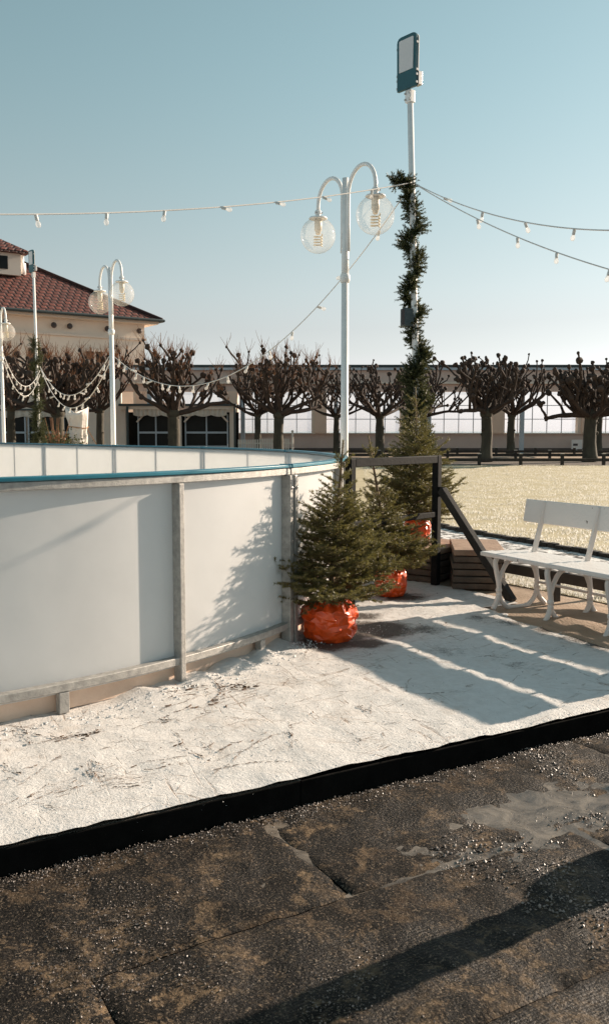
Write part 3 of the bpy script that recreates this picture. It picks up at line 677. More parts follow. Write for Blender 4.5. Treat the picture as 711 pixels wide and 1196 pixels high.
def spruce(name, label, base, H, bag_h, bag_r, R0, lean, seed, z0=0.0, dens=560, ex=0.85):
    r = random.Random(seed); t = thing(name, label, 'spruce tree', (base.x, base.y, z0), 'potted spruces in orange bags')
    # crumpled plastic bag round the root ball
    mb = MB(); n, m_ = 30, 11
    ph = r.uniform(0, 6)
    for j in range(m_ + 1):
        u = j / m_; z = bag_h * u
        rad = bag_r * (0.90 + 0.16 * math.sin(min(1, u * 1.25) * math.pi * 0.62) - (0.0 if u < .8 else 0.55 * (u - .8) / .2 * 0.5))
        if u < 0.05: rad *= 0.9 + 2 * u
        for k in range(n):
            a = 2 * math.pi * k / n; x, y = math.cos(a), math.sin(a)
            w = abs(noise.noise((x * 2.6 + seed, y * 2.6, z * 7))) * 0.22 + abs(noise.noise((x * 5 + z * 9, y * 5 + seed, z * 15))) * 0.15 + 0.03 * noise.noise((x * 15, y * 15, z * 45))
            w -= 0.05 * abs(math.sin(a * 6 + ph + 3 * noise.noise((x, y, z * 4)))) * u
            rr = rad * (0.90 + 0.8 * w + r.uniform(-.032, .032)) + (0.02 * math.sin(a * 9 + ph) if j == m_ else 0)
            mb.v.append((rr * math.cos(a + r.uniform(-.07, .07)), rr * math.sin(a + r.uniform(-.07, .07)), z + (r.uniform(-.009, .009) if 0 < j < m_ else 0) + (0.05 * noise.noise((x * 4, y * 4, seed)) if u > .9 else 0)))
    for j in range(m_):
        for k in range(n):
            a, b = j * n + k, j * n + (k + 1) % n
            mb.f += [(a, b, b + n), (a, b + n, a + n)] if r.random() < .5 else [(a, b, a + n), (b, b + n, a + n)]
    mb.f.append(tuple(range(n))[::-1]); mb.f.append(tuple(m_ * n + k for k in range(n)))
    me = mesh_of('root_bag', mb); o = link('root_bag', me, M['orange'], t, bevel=0.003); o['label'] = 'crumpled shiny orange plastic bag round the roots'
    # trunk
    zb = bag_h * 0.8; lean = Vector((lean[0], lean[1], 0))
    def axis(z): u = (z - zb) / (H - zb); return Vector((0, 0, z)) + lean * u
    mb = MB(); zs = [zb + (H - zb) * i / 12 for i in range(13)]; mb.tube([axis(z) for z in zs], [0.018 * (1 - i / 13) + 0.004 for i in range(13)], 7)
    obj('trunk', mb, M['spruce_bark'], t, smooth=True)
    segs = []; wood = MB()
    leader0 = H - 0.16 * (H - zb)
    z = bag_h * 1.04
    def grow(p, d, L_, lvl, rad):
        nseg = max(2, int(L_ / 0.05)); q = p.copy(); dd = d.copy(); pts_ = [q.copy()]
        for i in range(nseg):
            dd = (dd + Vector((r.gauss(0, .07), r.gauss(0, .07), r.gauss(0, .06) + (0.035 if lvl == 0 else 0.01)))).normalized()
            q2 = q + dd * (L_ / nseg)
            if lvl > 0 or i > nseg * 0.22: segs.append((tuple(q), tuple(q2)))
            u = (i + 1) / nseg
            if lvl < 2 and L_ > 0.09 and u > 0.15 and i < nseg:
                for sd in (-1, 1):
                    if r.random() < (0.96 if lvl == 0 else 0.72):
                        side = dd.cross(Vector((0, 0, 1))); side.normalize()
                        cd = (dd * 0.75 + side * sd * r.uniform(0.6, 1.0) + Vector((0, 0, r.gauss(0.02, 0.16)))).normalized()
                        grow(q2, cd, L_ * (0.52 if lvl == 0 else 0.42) * (1.08 - 0.72 * u) * r.uniform(0.7, 1.15), lvl + 1, rad * 0.5)
            q = q2; pts_.append(q.copy())
        wood.tube(pts_, [rad * (1 - 0.75 * i / nseg) for i in range(nseg + 1)], 4 if lvl else 5, cap=False)
    while z < leader0:
        u = (z - bag_h * 1.04) / (leader0 - bag_h * 1.04)
        Lb = R0 * ((1 - u) ** ex * 0.90 + 0.12) * (0.86 if u < .06 else 1)
        nb = 9 if u < 0.65 else 6; a0 = r.uniform(0, 6.28)
        for k in range(nb):
            a = a0 + 6.283 * k / nb + r.gauss(0, .22); el = 0.10 + 0.55 * u + r.gauss(0, .10)
            grow(axis(z + r.uniform(-.02, .02)), Vector((math.cos(a) * math.cos(el), math.sin(a) * math.cos(el), math.sin(el))), Lb * r.uniform(.72, 1.15), 0, 0.006 * (1 - .6 * u))
        z += (0.052 if u < .65 else 0.068) * (H / 1.3) if u > .1 else 0.045
    zz = leader0
    for k in range(8):                                     # short branchlets on the leader, spike on top
        a = r.uniform(0, 6.28); el = 0.75; zz = leader0 + (H - leader0) * 0.32 * k / 8
        grow(axis(zz), Vector((math.cos(a) * .7, math.sin(a) * .7, .7)), 0.10 * r.uniform(.6, 1.2), 1, 0.004)
    for i in range(8):
        z1 = leader0 + (H - leader0) * i / 8; segs.append((tuple(axis(z1)), tuple(axis(z1 + (H - leader0) / 8))))
    fo = link('crown', fast_mesh('crown', needles_from(segs, dens, 0.018, 0.0017, seed), 3), M['spruce'], t)
    obj('branches', wood, M['spruce_bark'], fo)
    return t
b1 = at(379, 748); b1 = V(b1.x + 0.035, b1.y + 0.06, 0)
spruce('spruce_tree', 'bushy spruce in crumpled orange bag standing against the end post of the rink', b1, 1.36, 0.27, 0.185, 0.50, (0.09, 0.03), 5, dens=800, ex=0.98)
b2 = at(457, 697)
spruce('spruce_tree', 'smaller spruce in orange bag beside the black steel frame', V(b2.x, b2.y + .08, 0), 1.38, 0.24, 0.14, 0.47, (-0.20, 0.02), 12, dens=760, ex=1.6)
b3 = at(489, 634, 0.32)
spruce('spruce_tree', 'spiky spruce in orange bag raised on the stacked slabs at the garland pole', V(b3.x + .0, b3.y + .12, 0), 1.85 - .32, 0.25, 0.13, 0.52, (-0.03, 0.05), 23, z0=0.32, dens=600)

# ---------------------------------------------------------------- black steel frame with a brace
g1_ = at(508, 683); g0_ = V(0.37, 7.16, 0)
gate = thing('barrier_frame', 'black steel barrier frame with slanting brace beside the spruces', 'barrier', (g1_.x, g1_.y, 0), worldmesh=True)
GH = 1.20
gd = (g0_ - g1_).normalized(); gn = V(gd.y, -gd.x, 0)
gang = math.atan2(gd.y, gd.x)
for p in (g1_, g0_):
    mb = MB(); mb.box((p.x, p.y, GH / 2), (0.065, 0.065, GH), gang); obj('post', mb, M['black_steel'], gate, bevel=0.006)
mb = MB(); mb.beam(V(g1_.x, g1_.y, GH - 0.035) + gd * 0.035, V(g0_.x, g0_.y, GH - 0.035) - gd * 0.035, 0.06, 0.068); obj('top_rail', mb, M['black_steel'], gate, bevel=0.006)
mb = MB(); mb.beam(V(g1_.x, g1_.y, 0.66) + gd * 0.035, V(g0_.x, g0_.y, 0.66) - gd * 0.035, 0.045, 0.05); obj('middle_rail', mb, M['black_steel'], gate, bevel=0.005)
bf = at(598, 703); mb = MB(); mb.beam(V(g1_.x + 0.04, g1_.y - 0.05, 0.89), V(bf.x, bf.y, 0.0), 0.06, 0.075); br_ = obj('brace', mb, M['wood_brace'], gate, bevel=0.006)
mb = MB(); mb.box((g1_.x + 0.03, g1_.y - 0.045, 0.87), (0.03, 0.09, 0.09), 0.5); obj('bracket', mb, M['black_steel'], gate, bevel=0.003)

# ---------------------------------------------------------------- stacks of brown slabs
def stack(label, c, rz, w, d, h, n, seed, extra=None):
    r = random.Random(seed); t = thing('slab_stack', label, 'slab stack', (c[0], c[1], 0), 'stacked brown slabs'); t.rotation_euler.z = rz
    lh = h / n
    for i in range(n):
        mb = MB(); mb.box((r.uniform(-.012, .012), r.uniform(-.012, .012), lh * (i + 0.5) - 0.0), (w * (1.03 if i == n - 1 else 1), d * (1.03 if i == n - 1 else 1), lh - 0.010), r.uniform(-.008, .008))
        obj('slab', mb, M['slab'] if i < n - 1 else M['slab_top'], t, bevel=0.008)
    return t
BA = math.atan2(-.55, .84) 
f_l = at(444, 693); f_r0 = at(532, 687); f_r1 = at(585, 689)
sc_ = at(558, 690); 
stack('short stack of brown slabs between the brace and the white bench', (sc_.x + 0.05, sc_.y + 0.42, 0), -0.12, 0.44, 0.80, 0.37, 6, 1)
sl_ = at(468, 689)
stack('wide stack of brown slabs carrying the spiky spruce behind the black frame', (b3.x - 0.10, b3.y + 0.12, 0), -0.62, 1.0, 0.86, 0.32, 5, 2)

# ---------------------------------------------------------------- white benches
def bench(label):
    """local: x along the seat, y from front to back"""
    t = thing('park_bench', label, 'bench', (0, 0, 0), 'white park benches in a row')
    L_ = 2.15; D = 0.40
    for k, (y0, y1) in enumerate(((-0.075, 0.055), (0.066, 0.185), (0.196, 0.298), (0.309, 0.405))):
        mb = MB(); mb.box((L_ / 2 - 0.15, (y0 + y1) / 2, 0.447 - 0.005 * k), (L_, y1 - y0, 0.034)); obj('seat_slat', mb, M['chipped'], t, bevel=0.008)
    R = Matrix.Rotation(-0.16, 3, 'X')
    mb = MB(); mb.box((L_ / 2 - 0.20, 0.468, 0.768), (L_ + .06, 0.026, 0.190), rot=R); obj('backrest', mb, M['chipped'], t, bevel=0.007)
    for x in (0.0, 0.58, 1.16, 1.74):
        mb = MB()
        def arc(c, r0, a0, a1, n=9, ry=None): return [V(x, c[0] + r0 * math.cos(a0 + (a1 - a0) * i / n), c[1] + (ry or r0) * math.sin(a0 + (a1 - a0) * i / n)) for i in range(n + 1)]
        def spl(ps, n=6):
            out = []; ps = [V(x, *p) for p in ps]; ps = [ps[0] * 2 - ps[1]] + ps + [ps[-1] * 2 - ps[-2]]
            for i in range(1, len(ps) - 2):
                for k in range(n):
                    u = k / n; a, b, c, d = ps[i - 1], ps[i], ps[i + 1], ps[i + 2]
                    out.append(0.5 * ((2 * b) + (c - a) * u + (2 * a - 5 * b + 4 * c - d) * u * u + (3 * b - a - 3 * c + d) * u ** 3))
            out.append(ps[-2]); return out
        r_ = 0.019
        lf = MB(); lf.tube(spl([(-0.03, .425), (-0.045, .385), (-0.025, .30), (0.0, .20), (0.0, .13), (-0.02, .07), (-0.055, .012)]), [r_ * 1.05] * 100, 8) if False else None
        front = spl([(-0.02, .43), (-0.04, .39), (-0.025, .31), (0.0, .21), (0.0, .13), (-0.02, .07), (-0.055, .014)])
        m1 = MB(); m1.tube(front, r_ * 1.1, 9); m1.tube(spl([(0.0, .13), (0.03, .07), (0.085, .022), (0.12, .018)]), r_, 9); m1.sphere((x, 0.0, .165), 0.027, 10, 6); m1.sphere((x, 0.0, .125), 0.025, 10, 6); obj('leg', m1, M['cast'], t, smooth=True)
        rear = spl([(D - 0.02, .43), (D - 0.02, .36), (D - 0.01, .28), (D + 0.0, .21), (D, .13), (D + 0.03, .07), (D + 0.09, .014)])
        m1 = MB(); m1.tube(rear, r_ * 1.1, 9); m1.tube(spl([(D, .13), (D - 0.03, .07), (D - 0.085, .022), (D - 0.12, .018)]), r_, 9); m1.sphere((x, D, .165), 0.027, 10, 6); m1.sphere((x, D, .125), 0.025, 10, 6); obj('leg', m1, M['cast'], t, smooth=True)
        m1 = MB(); m1.tube(spl([(-0.005, .22), (0.02, .29), (0.07, .37), (0.14, .405), (D - .14, .405), (D - .07, .37), (D - .02, .29), (D + .003, .22)]), r_, 9); obj('arch', m1, M['cast'], t, smooth=True)
        m1 = MB(); m1.box((x, D / 2, 0.016), (0.036, D - 0.16, 0.022)); obj('foot_bar', m1, M['cast'], t, bevel=0.006)
        m1 = MB(); m1.beam((x, 0.345, .40), (x, 0.478, .85), 0.042, 0.022, up=(1, 0, 0)); obj('back_support', m1, M['cast'], t, bevel=0.004)
    m1 = MB(); m1.tube([(-0.0, D + 0.002, 0.20), (1.74, D + .002, 0.20)], 0.011, 8); obj('stretcher', m1, M['cast'], t, smooth=True)
    return t
bo = at(586, 711.6)
bch = bench('chipped white bench with cast iron legs standing behind the brace foot')
bch.location = (bo.x - 0.03, bo.y, -0.008); bch.rotation_euler.z = math.atan2(BAX.y, BAX.x)
b2_ = copy_tree(bch); p = Vector((bo.x, bo.y, 0)) + BAX * 2.70 + BDP * 0.38; b2_.location = (p.x + .1, p.y, -0.008)  # second bench, out of view, added to shade the ground near the step
b2_['label'] = 'unseen white bench next in the row, added for the shadow it throws'

# single-plank rail added out of view, parallel to the benches, for its shadow strip
hd_ = Vector((SUNV.x, SUNV.y, 0)).normalized(); pr0 = at(530, 719) + hd_ * 2.17; rl = thing('shade_plank_rail', 'unseen waist-high rail of one plank on posts, added for its shadow on the snow', 'fence', (pr0.x, pr0.y, 0), worldmesh=True)
mb = MB(); mb.beam(V(pr0.x, pr0.y, 0.77), V(pr0.x, pr0.y, 0.77) + BAX * 2.9, 0.03, 0.15); obj('plank', mb, M['fence'], rl, bevel=0.005)
for k in range(3):
    q_ = pr0 + BAX * (0.12 + 1.33 * k) + BDP * 0.05; mb = MB(); mb.box((q_.x, q_.y, 0.41), (0.06, 0.06, 0.86), math.atan2(BAX.y, BAX.x)); obj('post', mb, M['fence'], rl, bevel=0.005)

# post and bollard beyond the frame: only their shadows lie across the mats
def light_back(px, py, dist):
    p = at(px, py, -STEP); d = Vector((SUNV.x, SUNV.y, 0)).normalized(); return p + d * dist

# ---------------------------------------------------------------- double globe lamps
LAMP_ANG = math.atan2(-0.52, 0.31)
def lamp():
    t = thing('street_lamp', '', 'street lamp', (0, 0, 0), 'white double globe lamps')
    mb = MB(); mb.lathe([(0.095, 0), (0.095, 0.35), (0.075, 0.42), (0.050, 0.5), (0.046, 1.2), (0.042, 3.2)], 20); obj('pole', mb, M['white_metal'], t, smooth=True)
    mb = MB(); mb.lathe([(0.050, 3.15), (0.060, 3.19), (0.060, 3.22), (0.050, 3.25)], 20); mb.lathe([(0.042, 3.2), (0.042, 3.52), (0.036, 3.53), (0.036, 4.34)], 20); obj('shaft', mb, M['white_metal'], t, smooth=True)
    for sgn in (-1, 1):
        d = V(math.cos(LAMP_ANG) * sgn, math.sin(LAMP_ANG) * sgn, 0); rr = 0.270; r0 = 0.062
        pts_ = [d * r0 + V(0, 0, z) for z in (3.50, 3.8, 4.0, 4.14)]
        for i in range(1, 15):
            a = math.pi - math.pi * i / 14; pts_.append(d * (r0 + rr + rr * math.cos(a)) + V(0, 0, 4.14 + 0.27 * math.sin(a)))
        pts_.append(pts_[-1] + V(0, 0, -0.07))
        mb = MB(); mb.tube(pts_, 0.023, 10); arm = obj('arm', mb, M['white_metal'], t, smooth=True)
        e = pts_[-1]; c = V(e.x, e.y, 3.80)
        mb = MB(); mb.lathe([(0.030, 0.30), (0.042, 0.285), (0.042, 0.262), (0.030, 0.25), (0.03, 0.235), (0.105, 0.215), (0.115, 0.20), (0.108, 0.195)], 20, c); obj('globe_cap', mb, M['white_metal'], arm, smooth=True)
        for z in (4.07,):
            for q in (0, 1, 2):
                aa = q * 2.094; mb = MB(); mb.box((c.x + .045 * math.cos(aa), c.y + .045 * math.sin(aa), z), (.02, .02, .016), aa); obj('screw', mb, M['bolt'], arm)
        prof = [(0.215 * math.cos(a), 0.215 * math.sin(a)) for a in [(-math.pi / 2 + 0.001) + (math.pi * 0.5 + 1.07) * i / 18 for i in range(19)]]
        mb = MB(); mb.lathe(prof, 32, c, cap=False); obj('globe', mb, M['globe'], t, smooth=True)
        mb = MB(); mb.lathe([(0.045, 0.20), (0.045, 0.06), (0.036, 0.055), (0.03, 0.02), (0.02, 0.01)], 16, c); bl = obj('bulb_base', mb, M['ceramic'], t, smooth=True)
        hel = [c + V(0.050 * math.cos(u), 0.050 * math.sin(u), 0.0 - 0.13 * u / (2 * math.pi * 4)) for u in [2 * math.pi * 4 * i / 64 for i in range(65)]]
        mb = MB(); mb.tube(hel, 0.0075, 6); mb.tube([c + V(.052, 0, 0.02), hel[0]], 0.008, 6); obj('spiral_tube', mb, M['filament'], bl, smooth=True)
    return t
L0 = lamp()
def put_lamp(o, px, Y, label, dx=0.0):
    p = atY(px, 400, Y); o.location = (p.x, Y, 0); o['label'] = label
L1 = copy_tree(L0); L2 = copy_tree(L0)
put_lamp(L0, 402.5, 10.6, 'tall white double globe lamp rising behind the spruces at the tip of the rink')
put_lamp(L1, 130.5, 16.27, 'white double globe lamp behind the rink, strung to both garland poles')
put_lamp(L2, 1.5, 22.3, 'white double globe lamp by the glazed doors beside the thin garland pole')
# shadow casters that stand out of view
sp_ = light_back(690, 1041, 1.25); t = thing('shadow_post', 'unseen thick dark timber post added to throw a shadow bar over the mats', 'post', (sp_.x, sp_.y, -STEP - .03))
mb = MB(); mb.lathe([(0.085, 0), (0.078, 0.4), (0.074, 2.1)], 18); obj('shaft', mb, M['fence'], t, smooth=True)
mb = MB(); mb.lathe([(0.085, 2.1), (0.085, 2.14), (0.03, 2.18)], 18); obj('cap', mb, M['black_steel'], t)
bo_t = thing('bollard', 'unseen round topped bollard added for its shadow on the dark mats', 'bollard', tuple(light_back(630, 1044, 1.95)[:2]) + (-STEP - .03,))
mb = MB(); mb.lathe([(0.085, 0), (0.085, 0.10), (0.07, 0.12), (0.07, 0.52)], 20); obj('shaft', mb, M['black_steel'], bo_t, smooth=True)
mb = MB(); mb.lathe([(0.07, .52), (0.10, .53), (0.105, .58)] + [(0.105 * math.cos(a), .58 + .16 * math.sin(a)) for a in [0.2 * i for i in range(1, 8)]], 20); obj('cap', mb, M['black_steel'], bo_t, smooth=True)

# ---------------------------------------------------------------- floodlight poles with fir garlands
def floodlight_pole(label, bpx, tpx, Y, H_top, s=1.0):
    b = atY(*bpx, Y); tp = atY(*tpx, Y); t = thing('floodlight_pole', label, 'floodlight pole', (b.x, Y, 0), 'white floodlight poles')
    dx = tp.x - b.x; h = tp.z
    mb = MB(); mb.tube([(0, 0, 0), (dx * .5, 0, h / 2), (dx, 0, h)], [0.040, 0.036, 0.033], 14); obj('pole', mb, M['white_metal'], t, smooth=True)
    nrm = V(-0.76, -0.65, 0).normalized(); ax = V(0.65, -0.76, 0); top = V(dx, 0, h)
    R = Matrix((ax, -nrm, V(0, 0, 1))).transposed()
    W, Hh = 0.27, 0.50
    c0 = top + nrm * 0.03 + V(0, 0, 0.02)
    def plate(w0, z0, w1, z1, th, off, rnd):
        prof = [(-w0, z0), (w0, z0), (w1, z1 - rnd)] + [(w1 - rnd + rnd * math.cos(a), z1 - rnd + rnd * math.sin(a)) for a in (0.5, 1.0, 1.57)] + [(-w1 + rnd + rnd * math.cos(a), z1 - rnd + rnd * math.sin(a)) for a in (1.57, 2.1, 2.6)] + [(-w1, z1 - rnd)]
        mb = MB(); n = len(prof)
        for o_ in (off, off + th): mb.v += [tuple(c0 + ax * x + V(0, 0, z) + nrm * o_) for x, z in prof]
        mb.f = [tuple(range(n)), tuple(range(2 * n - 1, n - 1, -1))] + [(i, i + n, (i + 1) % n + n, (i + 1) % n) for i in range(n)]
        return mb
    hd = obj('lamp_head', plate(W / 2, 0.0, W / 2 + .006, Hh + .06, 0.035, 0, 0.055), M['teal_metal'], t, bevel=0.004)
    obj('light_panel', plate(W / 2 - .035, 0.19, W / 2 - .030, Hh + .02, 0.006, 0.034, 0.015), M['led'], hd)
    obj('side_rim', plate(W / 2 + .004, 0.01, W / 2 + .010, Hh + .05, 0.012, -0.014, 0.05), M['white_metal'], hd)
    mb = MB(); mb.box(c0 + ax * (W / 2 - .02) - nrm * 0.03 + V(0, 0, .09), (0.07, 0.06, 0.14), rot=R); obj('driver_box', mb, M['bolt'], hd, bevel=0.004)
    for zz in (.04, .12, .17, .45):
        for sx in (-1, 1):
            mb = MB(); mb.box(c0 + ax * (sx * (W / 2 + .004)) + nrm * .02 + V(0, 0, zz), (0.018, 0.022, 0.022), rot=R); obj('clip', mb, M['bolt'], hd)
    mb = MB(); mb.box(top + V(-.0, 0, -0.045), (0.085, 0.075, 0.13), rot=R); cl = obj('clamp', mb, M['white_metal'], t, bevel=0.008)
    for sx in (-1, 1):
        for zz in (-.08, -.015):
            mb = MB(); mb.box(top + ax * sx * 0.032 + nrm * 0.040 + V(0, 0, zz), (0.018, 0.02, 0.018), rot=R); obj('bolt', mb, M['bolt'], cl)
    return t, V(b.x, Y, 0), V(tp.x, Y, h)
PT, PB, PTop = floodlight_pole('tall white floodlight pole with fir garland beside the tip of the rink', (490, 600), (478.6, 108), 10.0, 0)
PT2, PB2, PTop2 = floodlight_pole('thin white floodlight pole with fir garland standing before the tiled roof house', (46.5, 500), (39.5, 319), 23.6, 0)
def pole_at(B_, T_, z): return B_.lerp(T_, z / T_.z)
def garland(label, B_, T_, z0, z1, turns, seed, dens, stub=None, fat=1.0, sc=1.0):
    r = random.Random(seed); t = thing('fir_garland', label, 'garland', (B_.x, B_.y, z0), 'fir garlands wound round poles', worldmesh=True)
    n = int((z1 - z0) * 46); path = []
    for i in range(n + 1):
        u = i / n; z = z0 + (z1 - z0) * u; a = turns * 2 * math.pi * u + 1.4 + 0.7 * math.sin(u * 23) ; rad = 0.060 + 0.035 * math.sin(u * 31 + 1) * (0.4 + 0.6 * u)
        path.append(pole_at(B_, T_, z) + V(math.cos(a) * rad, math.sin(a) * rad, 0))
    if stub: path += [path[-1].lerp(stub, k / 6) + V(0, 0, .03 * math.sin(k)) for k in range(1, 7)]
    segs = []
    for i in range(len(path) - 1):
        p, q = path[i], path[i + 1]; u = i / n; segs.append((tuple(p), tuple(q)))
        k = (5.4 if u < .4 else 3.2) * fat * (0.55 + 0.9 * (0.5 + 0.5 * math.sin(u * 57 + 2 * math.sin(u * 19))))
        for _ in range(int(k * 3.6 + r.random())):
            d = Vector((r.gauss(0, 1), r.gauss(0, 1), r.gauss(0, .8))).normalized(); L_ = r.uniform(.05, .135) * (1.25 if u < .4 else 0.95) * sc
            e = p + d * L_ * .5; f_ = e + (d + V(0, 0, .35)).normalized() * L_ * .5
            segs.append((tuple(p), tuple(e))); segs.append((tuple(e), tuple(f_)))
    mb = MB(); mb.tube(path, 0.008, 5); obj('wire_core', mb, M['garland'], t)
    link('fir_tufts', fast_mesh('fir_tufts', needles_from(segs, dens, 0.022, 0.0034, seed), 3), M['garland'], t)
    return t
st_ = atY(457, 209, 10.0)
garland('bushy fir garland wound round the tall floodlight pole above the spruces', PB, PTop, 0.9, atY(484, 218, 10).z, 6.5, 3, 520, stub=V(st_.x, 9.95, st_.z), fat=1.3, sc=1.18)
garland('fir garland round the thin floodlight pole by the tiled roof house', PB2, PTop2, 0.3, atY(43, 396, 23.6).z, 5.5, 8, 300, fat=1.3, sc=1.55)
# speaker strapped to the tall pole
spk = atY(475, 371, 9.93); t = thing('loudspeaker', 'dark grey loudspeaker box strapped to the garland pole', 'loudspeaker', (spk.x, spk.y, spk.z - .1), worldmesh=True)
mb = MB(); mb.box(spk, (0.115, 0.11, 0.195), 0.35); obj('cabinet', mb, M['speaker'], t, bevel=0.01)
mb = MB(); mb.box(spk + V(-.02, -.057, 0), (0.10, 0.01, 0.17), 0.35); obj('grille', mb, M['mark'], t, bevel=0.004)
mb = MB(); mb.beam(spk + V(.03, .02, 0), pole_at(PB, PTop, spk.z), 0.03, 0.04); obj('bracket', mb, M['black_steel'], t)

# ---------------------------------------------------------------- bulb strings
mbs = MB(); mbs.lathe([(0.016, 0.0), (0.016, -0.045), (0.013, -0.052)], 10); ME_SOCKET = mesh_of('socket', mbs); ME_SOCKET.materials.append(M['socket'])
mbb = MB(); mbb.lathe([(0.011, -0.045), (0.016, -0.058), (0.023, -0.075), (0.024, -0.088), (0.019, -0.104), (0.008, -0.112), (0.001, -0.113)], 12); ME_BULB = mesh_of('bulb', mbb); ME_BULB.materials.append(M['bulb_glass'])
ME_BULB.polygons.foreach_set('use_smooth', [True] * len(ME_BULB.polygons))
def string(label, p0, p1, sag, us, seed, scale=1.0, wr=0.006, double=0.0):
    r = random.Random(seed); p0, p1 = Vector(p0), Vector(p1)
    t = thing('string_lights', label, 'string lights', tuple(p0), 'festoon bulb strings', worldmesh=True)
    f = lambda u: p0.lerp(p1, u) - V(0, 0, 4 * sag * u * (1 - u))
    mb = MB(); mb.tube([f(i / 40) for i in range(41)], wr, 6); obj('wire', mb, M['wire'], t, smooth=True)
    for u in us:
        q = f(u); tl = r.gauss(0, .22) if r.random() < .75 else r.choice((-1.3, 1.2)); R = Matrix.Rotation(tl, 4, 'Y') @ Matrix.Rotation(r.gauss(0, .3), 4, 'X')
        w = Matrix.Translation(q - V(0, 0, wr)) @ R @ Matrix.Scale(scale, 4)
        b = bpy.data.objects.new('bulb', ME_BULB); COL.objects.link(b); b.parent = t; b.matrix_parent_inverse = Matrix.Translation(-p0); b.matrix_basis = w
        s = bpy.data.objects.new('socket', ME_SOCKET); COL.objects.link(s); s.parent = b
    return t
hook = atY(481.5, 213, 9.96)
def lin(a, b, n): return [a + (b - a) * (i + .5) / n for i in range(n)]
# over the rink, towards the camera's left
pL = atY(-60, 250, 6.4)
def u_for(p0, p1, sag, pxs):
    out = []
    for px in pxs:
        best = min(range(401), key=lambda i: abs(proj_x(p0, p1, sag, i / 400) - px)); out.append(best / 400)
    return out
def proj_x(p0, p1, sag, u):
    p = Vector(p0).lerp(Vector(p1), u) - V(0, 0, 4 * sag * u * (1 - u)); z = p.z - CAM_Z; zc = p.y * CP - z * SP
    return CX + FPX * p.x / zc
string('long bulb string over the rink from the tall garland pole, in front of the lamp', hook, pL, 0.10, u_for(hook, pL, .10, [-45, 42, 124, 193, 259, 322, 377, 434]), 1, 0.85)
pR1 = atY(760, 268, 7.2); string('upper bulb string running from the garland pole towards the bench side', hook, pR1, 0.16, u_for(hook, pR1, .16, [518, 563, 613, 670, 735]), 2, 0.88)
pR2 = atY(790, 335, 6.9); string('lower bulb string running from the garland pole towards the bench side', hook, pR2, 0.12, u_for(hook, pR2, .12, [557, 604, 650, 711, 770]), 3, 0.88)
lampB = Vector(L1.location) + V(0.06, -0.06, 0); zB = atY(134, 417, 16.27).z
a_ = V(lampB.x, lampB.y, zB)
string('sagging bulb string between the lamp behind the rink and the tall garland pole', a_, hook, 1.22, [.025, .055, .085, .115, .15, .19, .235, .27, .31, .37, .43, .50, .57, .64, .71, .78, .85, .93], 4, 1.0, wr=0.006)
g2 = atY(47, 428, 23.5); 
string('upper bulb string between the thin garland pole and the lamp behind the rink', g2, a_ + V(-.1, 0, 0), 0.72, lin(.03, .99, 13), 5, 1.0, wr=0.008)
string('lower bulb string between the thin garland pole and the lamp behind the rink', g2 + V(0, .06, -.05), a_ + V(-.1, .05, -.1), 0.92, lin(.03, .99, 11), 6, 1.0, wr=0.008)
l3 = atY(3, 410, 22.2)
string('upper bulb string between the lamp by the glazed doors and the thin garland pole', l3, g2 + V(0, 0, -.1), 0.62, lin(.06, .98, 8), 7, 1.05, wr=0.008)
string('lower bulb string between the lamp by the glazed doors and the thin garland pole', l3 + V(0, 0, -.15), g2 + V(0, 0, -.2), 0.75, lin(.06, .98, 7), 8, 1.05, wr=0.008)

# ---------------------------------------------------------------- glazed colonnade
YC = 60.0
col_ = thing('colonnade', 'long pink glazed colonnade with flat dark roof edge behind the pollarded trees', 'building', (4, YC, 0), worldmesh=True)
px_ = [-10.78 + 5.93 * k for k in range(8)]
Zs, Zt, Zr = 1.20, 4.03, 5.78
mb = MB(); mb.box(((px_[0] + px_[-1]) / 2, YC, Zs / 2 + .13), (px_[-1] - px_[0] + 6, 0.35, Zs - .26)); obj('low_wall', mb, M['plaster_pink'], col_)
mb = MB(); mb.box(((px_[0] + px_[-1]) / 2, YC - .02, .13), (px_[-1] - px_[0] + 6, 0.45, .26)); obj('plinth', mb, M['dark_base'], col_)
mb = MB(); mb.box(((px_[0] + px_[-1]) / 2, YC - .06, Zs + .04), (px_[-1] - px_[0] + 6, 0.56, .08)); obj('sill', mb, M['plaster_light'], col_)
mb = MB(); mb.box(((px_[0] + px_[-1]) / 2, YC, (Zt + Zr) / 2 - .1), (px_[-1] - px_[0] + 6, 0.8, Zr - Zt - .2)); obj('beam', mb, M['plaster_pink'], col_)
mb = MB(); mb.box(((px_[0] + px_[-1]) / 2, YC - .2, Zt + .55), (px_[-1] - px_[0] + 6, 0.9, .12)); obj('cornice', mb, M['plaster_light'], col_)
mb = MB(); mb.box(((px_[0] + px_[-1]) / 2, YC + .75, Zr - .06), (px_[-1] - px_[0] + 6.6, 2.4, .13)); obj('roof_edge', mb, M['roof_edge'], col_)
mb = MB(); mb.box(((px_[0] + px_[-1]) / 2, YC - .48, Zr - .28), (px_[-1] - px_[0] + 6.4, .3, .16)); obj('gutter', mb, M['bluegrey'], col_)
for i, x in enumerate(px_):
    mb = MB(); mb.box((x, YC - .1, (Zs + .08 + Zt) / 2), (0.78, 0.8, Zt - Zs - .08)); pl = obj('pillar', mb, M['pillar'], col_)
    mb = MB(); mb.box((x - .50, YC - .05, (Zs + .08 + Zt) / 2), (0.22, 0.6, Zt - Zs - .08)); obj('lit_reveal', mb, M['plaster_light'], pl)  # paler strip: sunlit side of the pillar put into the colour
    mb = MB(); mb.box((x + .92, YC - 3.0, 2.1), (0.26, 0.26, 4.3)); obj('front_post', mb, M['bluegrey'], col_)
